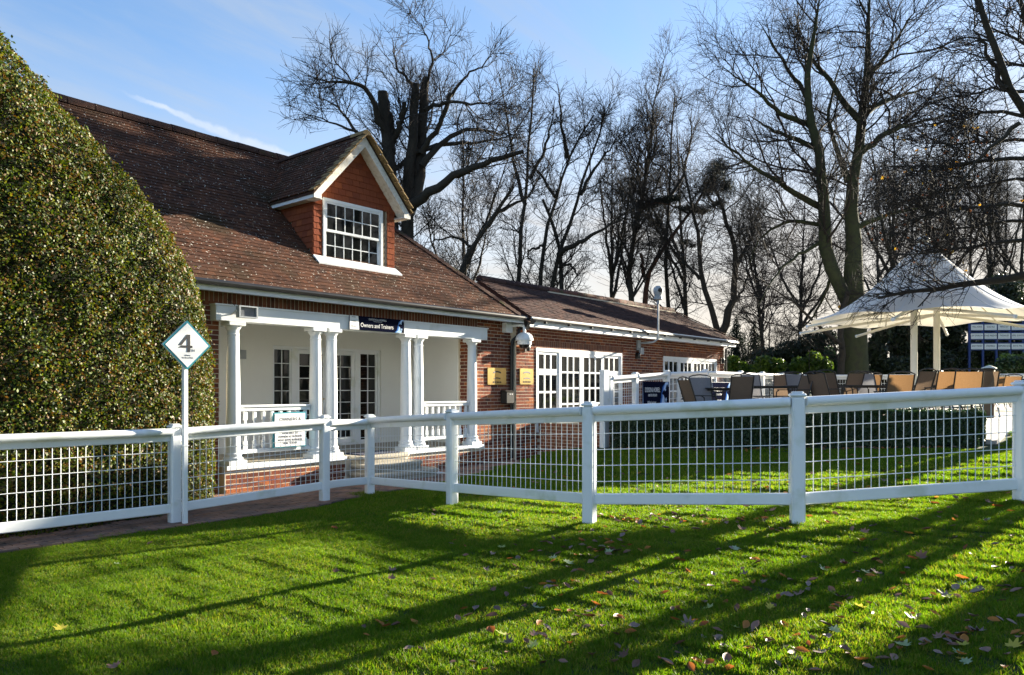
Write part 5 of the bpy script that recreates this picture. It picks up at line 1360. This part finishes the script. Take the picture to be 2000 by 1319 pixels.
for i, (x, y, r0, s_) in enumerate(((30.5, -6.5, .30, 25), (17.5, -4.6, .26, 26), (27.0, -2.7, .24, 27))):
    g0 = gz(x, y)
    gtree('bare_tree', ['bare tree far outside the right edge of the picture', 'slim bare tree outside the right edge near the fence', 'large bare tree outside the right edge shading the near lawn'][i], x, y, [
        ([(x, y, 4), (x + .15, y + .1, 8), (x - .1, y, 12), (x, y + .3, 17)], r0, r0 * .3),
        ([(x + .1, y + .1, 9.5), (x - 1.0, y + .6, 12), (x - 1.3, y + 1.2, 15)], r0 * .45, .05),
        ([(x, y, 8.8), (x + .8, y - .8, 12), (x + 1.2, y - 1.4, 15)], r0 * .45, .05),
    ], seed=s_, dens=(1.0, 1.8, 1.8), length=(2.4, 1.3, .7), tmin=.34)
# yellow and copper leaves still hanging
for nm_, m_, n_, sz_, sd_ in (('yellow_leaves', 'yellow', 60, .10, 3), ('copper_leaves', 'copper', 420, .07, 4)):
    r_ = np.random.default_rng(sd_); P_ = nl2[r_.integers(0, len(nl2), n_), 5]
    if nm_ == 'copper_leaves': P_ = P_[(P_[:, 2] > 4.5) & (P_[:, 2] < 8.0)]
    else: P_ = P_[P_[:, 2] < 8.5]
    V, F_ = quads(P_, np.tile((0, 0, 1.), (len(P_), 1)), sz_, asp=.8, jit=1.5); np_mesh(nm_, V, F_, m_, nr_, kind='stuff')
# background bare trees
BGT = [(560, 40, 10.8, 0, 'thin birch like tree rising behind the main roof ridge'), (655, 36, 13.5, .5, 'bare tree behind the roof ridge left of the dormer'), (905, 38, 15.5, 0, 'bare tree standing behind the leaning tree'),
       (1195, 37, 13, 0, 'bare background tree left of the slender tree'), (1345, 40, 15.5, -.4, 'bare background tree between pine clumps and twin stems'),
       (1495, 40, 11, -.5, 'bare drooping tree beyond the wing corner'), (1560, 42, 12, .2, 'bare tree far behind the left limbs of the beech'), (1745, 38, 15, 0, 'bare tree right of the huge beech trunk'), (1800, 40, 13, .4, 'bare tree behind the canopy top'),
       (1860, 56, 20, -.3, 'bare tree behind the right half of the canopy'), (1935, 55, 21, 0, 'bare tree behind the name board'), (1990, 54, 20, .3, 'bare tree at the right edge behind the name board'),
       (1775, 58, 19, .2, 'far bare tree seen over the canopy peak'), (1900, 60, 22, -.2, 'far bare tree above the left end of the name board'), (1960, 58, 19, .2, 'far bare tree above the middle of the name board'), (1720, 50, 15, -.2, 'far bare tree between the beech and the canopy')]
for i, (u, t, h, ln, lab) in enumerate(BGT):
    x, y = at(u, t); g0 = gz(x, y); r_ = random.Random(i + 40)
    lx, ly = Rv[0], Rv[1]
    st_ = [([(x, y, g0 - .1), (x + lx * ln * .3, y + ly * ln * .3, g0 + h * .3), (x + lx * ln, y + ly * ln, g0 + h * .6), (x + lx * ln * 1.6, y + ly * ln * 1.6, g0 + h * .97)], .07 + h * .006, .02)]
    for q in range(4):
        a = r_.uniform(0, 6.28); zz_ = g0 + h * r_.uniform(.3, .55); rr_ = h * r_.uniform(.12, .22)
        st_.append(([(x + lx * ln * .4, y + ly * ln * .4, zz_), (x + rr_ * .5 * math.cos(a), y + rr_ * .5 * math.sin(a), zz_ + h * .15), (x + rr_ * math.cos(a), y + rr_ * math.sin(a), zz_ + h * r_.uniform(.32, .45))], .09, .02))
    make_tree('bare_tree', lab, (x, y, g0), st_, seed=60 + i, dens=(1.1, 2.0, 2.6) if i < 11 else (.8, 1.6, 1.5), length=(2.5, 1.4, .85), tmin=.3, up=(.12, .08, .05), twigr=.011)
for u, t, h, lab in ((1502, 62, 6.6, 'small round bare tree on the skyline left of the beech'), (1563, 60, 5.2, 'smaller bare tree on the skyline near the beech'), (1600, 66, 6.0, 'thin bare tree on the skyline touching the beech trunk')):
    x, y = at(u, t); g0 = gz(x, y); st_ = [([(x, y, g0 - .1), (x, y, g0 + h * .4), (x, y, g0 + h)], .14, .03)]
    for q in range(6):
        a = q * 1.05; st_.append(([(x, y, g0 + h * .25), (x + 1.2 * math.cos(a), y + 1.2 * math.sin(a), g0 + h * .55), (x + 2.0 * math.cos(a), y + 2.0 * math.sin(a), g0 + h * .85)], .07, .02))
    make_tree('bare_tree', lab, (x, y, g0), st_, seed=90 + int(u), dens=(1.2, 1.8, 1.8), length=(1.7, 1.0, .7), twigr=.016, up=(.1, .08, .05))

# trees on the far side of the lawn, behind the camera: the window panes reflect them
for i, (x, y, h) in enumerate(((14, -17, 12), (22, -21, 14), (31, -19, 13), (42, -20, 15), (6, -22, 13))):
    g0 = gz(x, y); st_ = [([(x, y, g0 - .1), (x + .2, y, g0 + h * .45), (x, y + .3, g0 + h)], .26, .04)]
    for q in range(5):
        a = q * 1.3; st_.append(([(x, y, g0 + h * .25), (x + h * .12 * math.cos(a), y + h * .12 * math.sin(a), g0 + h * .5), (x + h * .2 * math.cos(a), y + h * .2 * math.sin(a), g0 + h * .8)], .12, .02))
    make_tree('bare_tree', ['bare tree behind the camera nearest the lawn', 'bare tree behind the camera reflected in the dormer', 'bare tree behind the camera left of the tallest', 'tallest bare tree behind the camera', 'bare tree behind the camera at its far end'][i], (x, y, g0), st_, seed=130 + i, dens=(1.0, 1.4, 1.0), length=(3.0, 1.7, 1.0), levels=3, twigr=.02)

# ------------------------------------------------------------------ evergreens and shrubs
def bush(name, lab, blobs, n, size, m, seed, cat='bush', trunk=None, core=True, group=None, asp=.6, shell=.5):
    c = np.array([b[0] for b in blobs]).mean(0); base = (c[0], c[1], gz(c[0], c[1]))
    root = thing(name, lab, cat, base, group=group)
    V, F_ = cloud(blobs, n, size, shell=shell, seed=seed, asp=asp, jit=.9)
    np_mesh('foliage', V, F_, m, root, kind='stuff')
    if trunk:
        q = MB()
        for b in blobs[::max(1, len(blobs) // 6)]: q.tube([(c[0], c[1], base[2] - .1), ((c[0] + b[0][0]) / 2, (c[1] + b[0][1]) / 2, (base[2] + b[0][2]) / 2), b[0]], [.14, .1, .03], 6)
        q.build('trunk', 'bark', root)
    return root
def conifer(u, t, h, r, lab, seed):
    x, y = at(u, t); g0 = gz(x, y); bl = []
    r_ = random.Random(seed)
    for k in range(26):
        s = k / 25; z = g0 + h * s; rr = r * (1 - s) ** .8 * r_.uniform(.7, 1.05); a = r_.uniform(0, 6.28)
        bl.append(((x + rr * .35 * math.cos(a), y + rr * .35 * math.sin(a), z), (rr * .75 + .12, rr * .75 + .12, h * .045 + .12)))
    return bush('conifer', lab, bl, 16000, .14, 'ever', seed, cat='conifer', trunk=True, asp=.3)
conifer(1438, 44, 4.7, 1.6, 'dark conifer just right of the wing corner, left one of a pair', 5)
conifer(1474, 45, 4.4, 1.5, 'dark conifer right of the wing corner, right one of a pair', 6)
def blobrow(spec):
    return [(W3(u, v, t), (ru * t / 1460, ru * t / 1460 * .8, rv * t / 1460)) for u, v, t, ru, rv in spec]
bush('laurel_bush', 'bright yellow green laurel bush by the wing corner', blobrow([(1432, 712, 31, 16, 16), (1448, 722, 31, 16, 14)]), 1500, .17, 'laurel', 1)
bush('laurel_bush', 'bright green laurel bush behind the terrace fence between conifers and beech', blobrow([(1492, 712, 31, 22, 16), (1518, 716, 31, 22, 16), (1480, 724, 31, 20, 12)]), 2600, .17, 'laurel', 2)
bush('laurel_bush', 'light green laurel bush behind the fence nearest to the beech trunk', blobrow([(1560, 714, 32, 22, 16), (1590, 706, 32, 24, 18), (1612, 716, 32, 16, 18)]), 2600, .15, 'laurel', 3)
bush('shrub_thicket', 'dark green shrub thicket behind the laurels left of the beech', blobrow([(1500, 700, 38, 40, 20), (1545, 690, 38, 34, 26), (1585, 680, 38, 30, 34), (1615, 672, 38, 22, 36), (1540, 725, 38, 60, 20), (1600, 720, 38, 50, 25)]), 15000, .15, 'ever', 4, trunk=True)
bush('rust_shrub', 'small rust coloured shrub behind the right conifer', blobrow([(1503, 702, 48, 12, 10), (1512, 708, 48, 9, 7)]), 900, .16, 'leaforange', 5)
bush('dogwood_shrub', 'low green shrub at the base of the beech trunk', blobrow([(1640, 715, 33, 20, 22), (1620, 700, 33, 14, 24)]), 2600, .13, 'hedge', 6)
bush('holly_tree', 'dark holly tree right of the beech trunk with sky gleaming through', blobrow([(1722, 640, 33, 26, 32), (1760, 660, 34, 36, 50), (1712, 690, 33, 26, 40), (1745, 720, 33, 50, 25), (1700, 735, 33, 30, 20)]), 19550, .17, 'ever', 7, cat='tree', trunk=True, shell=.9)
bush('holly_tree', 'dark evergreen tree behind the canopy poles', blobrow([(1800, 655, 35, 44, 46), (1850, 640, 36, 44, 50), (1820, 710, 35, 60, 36), (1870, 700, 36, 40, 40)]), 21850, .17, 'ever', 8, cat='tree', trunk=True, shell=.9)
bush('holly_tree', 'dark evergreen tree behind the blue framed name board', blobrow([(1920, 620, 37, 46, 50), (1965, 590, 37, 50, 60), (1930, 690, 37, 60, 46), (2000, 650, 37, 50, 70), (1990, 710, 37, 60, 40)]), 27599, .17, 'ever', 9, cat='tree', trunk=True, shell=.9)
bush('holly_tree', 'evergreen belt behind the camera reflected in the glazed doors', [((x_, -23 + 2 * math.sin(x_), 1.6), (4.5, 2, 2.4)) for x_ in range(0, 60, 6)], 6000, .35, 'hedge', 15, cat='tree')
bush('rhododendron_bush', 'mid green shrub below the name board at the right edge', blobrow([(1972, 712, 29, 30, 20), (2010, 715, 29, 30, 24), (1945, 725, 29, 24, 14)]), 3600, .13, 'hedge', 10)
bush('far_woodland', 'dark belt of distant woodland behind everything', [((x_, y_, .5), (9, 5, 2.6 + 1.2 * math.sin(x_))) for x_, y_ in [at(u, 78 + 4 * math.sin(u)) for u in range(1380, 2300, 60)]], 14000, .5, 'ever', 11, cat='woodland', core=False)
tag(bpy.data.objects['far_woodland'], kind='stuff')

# ------------------------------------------------------------------ fallen leaves
def leaf_mesh(kind, m, seed):
    r_ = random.Random(seed)
    if kind == 'oval':
        n = 6; v = []; c_ = r_.uniform(.2, .55)
        for i in range(n):
            s = i / (n - 1); w_ = .5 * math.sin(math.pi * (s * .92 + .04)) * .55; zc_ = c_ * (s - .5) ** 2
            for q in (-1, 0, 1): v.append(((s - .5), q * w_, zc_ + abs(q) * w_ * r_.uniform(.5, .9)))
        f = [(i * 3 + j, i * 3 + j + 1, i * 3 + j + 4, i * 3 + j + 3) for i in range(n - 1) for j in range(2)]
        v += [(-.5, -.01, c_ * .25), (-.5, .01, c_ * .25), (-.78, 0, .05)]; f.append((18, 19, 20))
    else:
        v = [(0, 0, .0)]
        outline = [(-150, .22), (-128, .40), (-105, .26), (-84, .46), (-62, .30), (-40, .50), (-22, .30), (-8, .50), (0, .58), (8, .50), (22, .30), (40, .50), (62, .30), (84, .46), (105, .26), (128, .40), (150, .22)]
        cu = r_.uniform(.15, .55); tw2 = r_.uniform(-.5, .5)
        for d_, rr in outline:
            a = R(d_); rr *= r_.uniform(.88, 1.08); x_, y_ = rr * math.cos(a), rr * math.sin(a)
            v.append((x_, y_, cu * rr * rr * 1.6 + tw2 * x_ * y_ + r_.uniform(-.02, .03)))
        f = [(0, i, i + 1) for i in range(1, len(outline))]
        k = len(v); v += [(0, -.012, 0), (0, .012, 0), (-.55, 0, .08)]; f.append((k, k + 1, k + 2))
    me = bpy.data.meshes.new('leaf_' + kind); me.from_pydata(v, [], f); me.materials.append(M[m])
    me.polygons.foreach_set('use_smooth', [True] * len(me.polygons))
    return me
LM = {}
for m_, kinds in (('leafbrown', ('oval', 'oval', 'maple')), ('leafgrey', ('oval', 'maple')), ('leaforange', ('oval', 'oval')), ('leafgreen', ('maple', 'maple')), ('leafyellow', ('maple',))):
    LM[m_] = [leaf_mesh(k_, m_, i * 7 + len(m_)) for i, k_ in enumerate(kinds)]
LT = {'leafbrown': 'curled brown', 'leafgrey': 'mauve grey', 'leaforange': 'bright orange', 'leafgreen': 'pale green maple', 'leafyellow': 'yellow maple'}
def is_lawn(x, y, m=0.0):
    if y > yb(x) + .02 - m: return False
    if x > 13.55 and y > 1.55 - m: return False
    return True
ln_ = random.Random(99); cnt = 0
def screen_ground(u, v):
    lo, hi = 2.0, 40.0
    for _ in range(30):
        m_ = (lo + hi) / 2; x, y = at(u, m_); vv = 758 - 1460 * (gz(x, y) - CZ) / m_
        if vv > v: lo = m_
        else: hi = m_
    return at(u, lo)
spots = [(1160, 1080), (1175, 1075), (1190, 1085), (1205, 1082), (1100, 1075), (1110, 1080), (1135, 1062), (1190, 1068), (1210, 1062), (1225, 1085), (1250, 1028), (1300, 1038), (1315, 1085), (1355, 1015), (1360, 1040), (745, 1228), (755, 1232), (1045, 1250), (1055, 1195), (1360, 1300), (1150, 1213), (1080, 1145), (1830, 1255), (1850, 1265), (1810, 1262), (1880, 1270), (1900, 1215), (1925, 1285), (1985, 1245), (1690, 1125), (1702, 1122), (1715, 1128), (1590, 1105), (1610, 1120), (1640, 1190), (1680, 1192), (1560, 1165), (1500, 1080), (1280, 1035), (980, 1075), (985, 1250)]
while cnt < 290:
    if cnt < len(spots): u, v = spots[cnt]
    else:
        u = ln_.uniform(0, 2000); v = ln_.uniform(885, 1319) if ln_.random() < .8 else ln_.uniform(885, 1000)
        keep = .07 if u < 550 else (.25 if u < 900 else (.75 if u < 1100 else 1.0))
        if u < 900 and v < 1000: keep = .04
        if ln_.random() > keep: continue
    x, y = screen_ground(u, v)
    if not is_lawn(x, y, .1): continue
    m_ = ln_.choices(['leafbrown', 'leafgrey', 'leaforange', 'leafgreen', 'leafyellow'], [6, 2.6, 3.0, 1.9, .6])[0]
    o = bpy.data.objects.new('fallen_leaf', ln_.choice(LM[m_])); COL.objects.link(o)
    s = ln_.uniform(.055, .10) * (1.15 if o.data.name.startswith('leaf_maple') else 1)
    o.scale = (s, s, s); o.location = (x, y, gz(x, y) + ln_.uniform(.018, .034)); o.rotation_euler = (ln_.uniform(-.4, .4), ln_.uniform(-.4, .4), ln_.uniform(0, 6.28))
    inside = x > 7.0 and (x - 7.0) > 0 and y > 1.0 and (y - 1) > (7.2 - x) and depth(x, y) > 7.6
    where = 'on the inner lawn behind the curving fence' if (x > np.interp(y, [.88, 2.49, 4.44, 6.86, 9.15], [8.97, 7.24, 6.59, 6.99, 7.5]) and y > .6) else ('on the near lawn right of centre' if u > 1000 else 'on the sunlit near lawn left of centre')
    tag(o, '%s fallen leaf lying %s' % (LT[m_], where), 'leaf', 'fallen %s leaves %s' % (LT[m_], where)); cnt += 1
# the litter nobody could count: more leaves of the same shapes, drifted under the fence, along the hedge foot and over the lawn
tmpl = [np.array([v.co[:] for v in LM['leafbrown'][0].vertices]), np.array([v.co[:] for v in LM['leaforange'][1].vertices])]
tf = [np.array([p.vertices[:] if len(p.vertices) == 4 else list(p.vertices[:]) + [p.vertices[2]] for p in LM['leafbrown'][0].polygons if len(p.vertices) == 4]), None]
Vs, Fs, o_ = [], [], 0
for i in range(620):
    k_ = ln_.random()
    if k_ < .30: y = ln_.uniform(2.0, 8.6); x = 13.5 - abs(ln_.gauss(0, .22))
    elif k_ < .62:
        u, v = ln_.uniform(850, 2000), 960 + 360 * ln_.random() ** 1.2; x, y = screen_ground(u + ln_.gauss(0, 20), min(1318, v))
    elif k_ < .74:
        u, v = spots[ln_.randrange(0, len(spots))]; x, y = screen_ground(u + ln_.gauss(0, 26), min(1316, v + ln_.gauss(0, 10)))
    elif k_ < .88: s = ln_.random(); x, y = 6.6 + .65 * s + abs(ln_.gauss(0, .25)), 4.6 - 2.2 * s + ln_.gauss(0, .1)
    else: x, y = screen_ground(ln_.uniform(1000, 1800), ln_.uniform(885, 960))
    if not is_lawn(x, y, .05): continue
    sc_ = ln_.uniform(.045, .085); rm = np.array(Euler((ln_.uniform(-.5, .5), ln_.uniform(-.5, .5), ln_.uniform(0, 6.28))).to_matrix())
    Vs.append((tmpl[0] * sc_) @ rm.T + np.array((x, y, gz(x, y) + ln_.uniform(.018, .034)))); Fs.append(tf[0] + o_); o_ += len(tmpl[0])
V, F_ = np.concatenate(Vs), np.concatenate(Fs)
lit = np_mesh('leaf_litter', V, F_, 'leafbrown', smooth=True, kind='stuff'); lit['label'] = 'scattered brown leaf litter on the lawns'
lit.data.materials.append(M['leaforange']); lit.data.materials.append(M['leafgrey'])
pk = rng.random(len(Vs)); lit.data.polygons.foreach_set('material_index', np.repeat(np.where(pk < .35, 1, np.where(pk < .55, 2, 0)), len(tf[0])).astype(np.int32))

# ------------------------------------------------------------------ grass
def patch(n, size, h, w_, seed):
    r_ = np.random.default_rng(seed)
    p = np.stack([r_.uniform(-size / 2, size / 2, n), r_.uniform(-size / 2, size / 2, n), np.zeros(n)], -1)
    a = r_.uniform(0, 2 * np.pi, n); hh = h * r_.uniform(.45, 1.15, n); ww = w_ * r_.uniform(.7, 1.3, n)
    side = np.stack([np.cos(a), np.sin(a), np.zeros(n)], -1) * ww[:, None] / 2
    b = r_.uniform(0, 2 * np.pi, n); ln2 = r_.uniform(.1, .8, n) * hh
    lean = np.stack([np.cos(b) * ln2, np.sin(b) * ln2, np.zeros(n)], -1)
    up_ = np.zeros((n, 3)); up_[:, 2] = hh
    v0, v1 = p - side, p + side; v2, v3 = p + up_ * .6 + lean * .35 + side * .8, p + up_ * .6 + lean * .35 - side * .8; v4 = p + up_ * .98 + lean
    V = np.stack([v0, v1, v2, v3, v4], 1).reshape(-1, 3)
    base = np.arange(n)[:, None] * 5
    T3 = np.concatenate([base + np.array([[0, 1, 2]]), base + np.array([[0, 2, 3]]), base + np.array([[3, 2, 4]])])
    me = bpy.data.meshes.new('grass_patch'); me.vertices.add(len(V)); me.vertices.foreach_set('co', V.astype(np.float32).ravel())
    me.loops.add(T3.size); me.loops.foreach_set('vertex_index', T3.astype(np.int32).ravel()); me.polygons.add(len(T3)); me.polygons.foreach_set('loop_start', np.arange(0, T3.size, 3, dtype=np.int32)); me.update(calc_edges=True)
    me.materials.append(M['grass']); return bpy.data.objects.new('grass_patch', me)
def grass(name, pts, patches, lab):
    pts = np.array(pts)
    me = bpy.data.meshes.new(name); me.vertices.add(len(pts)); me.vertices.foreach_set('co', pts[:, :3].astype(np.float32).ravel())
    for nm_, ty, dat in (('rotz', 'FLOAT', pts[:, 3]), ('pick', 'FLOAT', pts[:, 4]), ('siz', 'FLOAT', pts[:, 5])):
        at_ = me.attributes.new(nm_, ty, 'POINT'); at_.data.foreach_set('value', dat.astype(np.float32))
    o = bpy.data.objects.new(name, me); COL.objects.link(o); tag(o, lab, 'grass', kind='stuff')
    ng = bpy.data.node_groups.new(name, 'GeometryNodeTree'); ng.interface.new_socket('Geometry', in_out='INPUT', socket_type='NodeSocketGeometry'); ng.interface.new_socket('Geometry', in_out='OUTPUT', socket_type='NodeSocketGeometry')
    gi = ng.nodes.new('NodeGroupInput'); go = ng.nodes.new('NodeGroupOutput'); jn = ng.nodes.new('GeometryNodeJoinGeometry')
    def attr(nm_):
        a = ng.nodes.new('GeometryNodeInputNamedAttribute'); a.data_type = 'FLOAT'; a.inputs[0].default_value = nm_; return a.outputs[0]
    for i, pt in enumerate(patches):
        ip = ng.nodes.new('GeometryNodeInstanceOnPoints'); oi = ng.nodes.new('GeometryNodeObjectInfo'); oi.inputs[0].default_value = pt
        ng.links.new(gi.outputs[0], ip.inputs['Points']); ng.links.new(oi.outputs['Geometry'], ip.inputs['Instance'])
        c = ng.nodes.new('FunctionNodeCompare'); c.data_type = 'FLOAT'; c.operation = 'EQUAL'; c.inputs['Epsilon'].default_value = .1
        ng.links.new(attr('pick'), c.inputs[0]); c.inputs[1].default_value = float(i); ng.links.new(c.outputs[0], ip.inputs['Selection'])
        cx = ng.nodes.new('ShaderNodeCombineXYZ'); ng.links.new(attr('rotz'), cx.inputs[2])
        er = ng.nodes.new('FunctionNodeEulerToRotation'); ng.links.new(cx.outputs[0], er.inputs[0]); ng.links.new(er.outputs[0], ip.inputs['Rotation'])
        ng.links.new(attr('siz'), ip.inputs['Scale']); ng.links.new(ip.outputs[0], jn.inputs[0])
    ng.links.new(jn.outputs[0], go.inputs[0])
    md = o.modifiers.new('grass', 'NODES'); md.node_group = ng
    return o
near = []; farp = []
gr_ = random.Random(5)
def infrust(x, y, m):
    t = depth(x, y)
    if t < 2.9: return False
    a = (x * Rv[0] + y * Rv[1]) / t
    return abs(a) < 1.05 + m / t
s = .25; x = 0.0
while x < 14:
    y = -5.0
    while y < 10.6:
        if infrust(x, y, .4) and is_lawn(x, y, .10):
            t = depth(x, y)
            if t < 8.2: near.append((x + gr_.uniform(-.03, .03), y + gr_.uniform(-.03, .03), gz(x, y) - .008, gr_.choice((0, 1.5708, 3.1416, 4.712)) + gr_.uniform(-.2, .2), gr_.randrange(3), gr_.uniform(.9, 1.2)))
        y += s
    x += s
s = .4; x = 2.0
while x < 34:
    y = -9.0
    while y < 10.6:
        if infrust(x, y, .6) and is_lawn(x, y, .14) and depth(x, y) > 8.0: farp.append((x + gr_.uniform(-.05, .05), y + gr_.uniform(-.05, .05), gz(x, y) - .005, gr_.choice((0, 1.5708, 3.1416, 4.712)) + gr_.uniform(-.2, .2), gr_.randrange(3), gr_.uniform(.95, 1.2)))
        y += s
    x += s
for px_, py_ in ((7.5, 9.15), (6.99, 6.86), (6.59, 4.44), (7.24, 2.49), (8.97, .88)):
    for q_ in range(5): near.append((px_ + gr_.uniform(-.13, .10), py_ + gr_.uniform(-.13, .08), gz(px_, py_) - .008, gr_.uniform(0, 6), gr_.randrange(3), gr_.uniform(.9, 1.7)))
for k_ in range(70):
    x = .6 + k_ * .14; y = float(yb(x)) - .10
    if infrust(x, y, .5): near.append((x, y, gz(x, y) - .008, 0.0, gr_.randrange(3), .72))
    y -= .1
    if infrust(x, y, .5): near.append((x, y, gz(x, y) - .008, 0.0, gr_.randrange(3), .8))
grass('lawn_grass', near, [patch(1500, .30, .036, .0042, 1), patch(1500, .30, .030, .0042, 2), patch(1500, .30, .042, .0045, 3)], 'short green lawn grass in the foreground')
grass('lawn_grass', farp, [patch(1500, .46, .034, .008, 4), patch(1500, .46, .032, .008, 5), patch(1500, .46, .04, .008, 6)], 'short green lawn grass behind the fence')
print('FACES', sum(len(o.data.polygons) for o in scene.objects if o.type == 'MESH')); print('grass patches', len(near), len(farp))
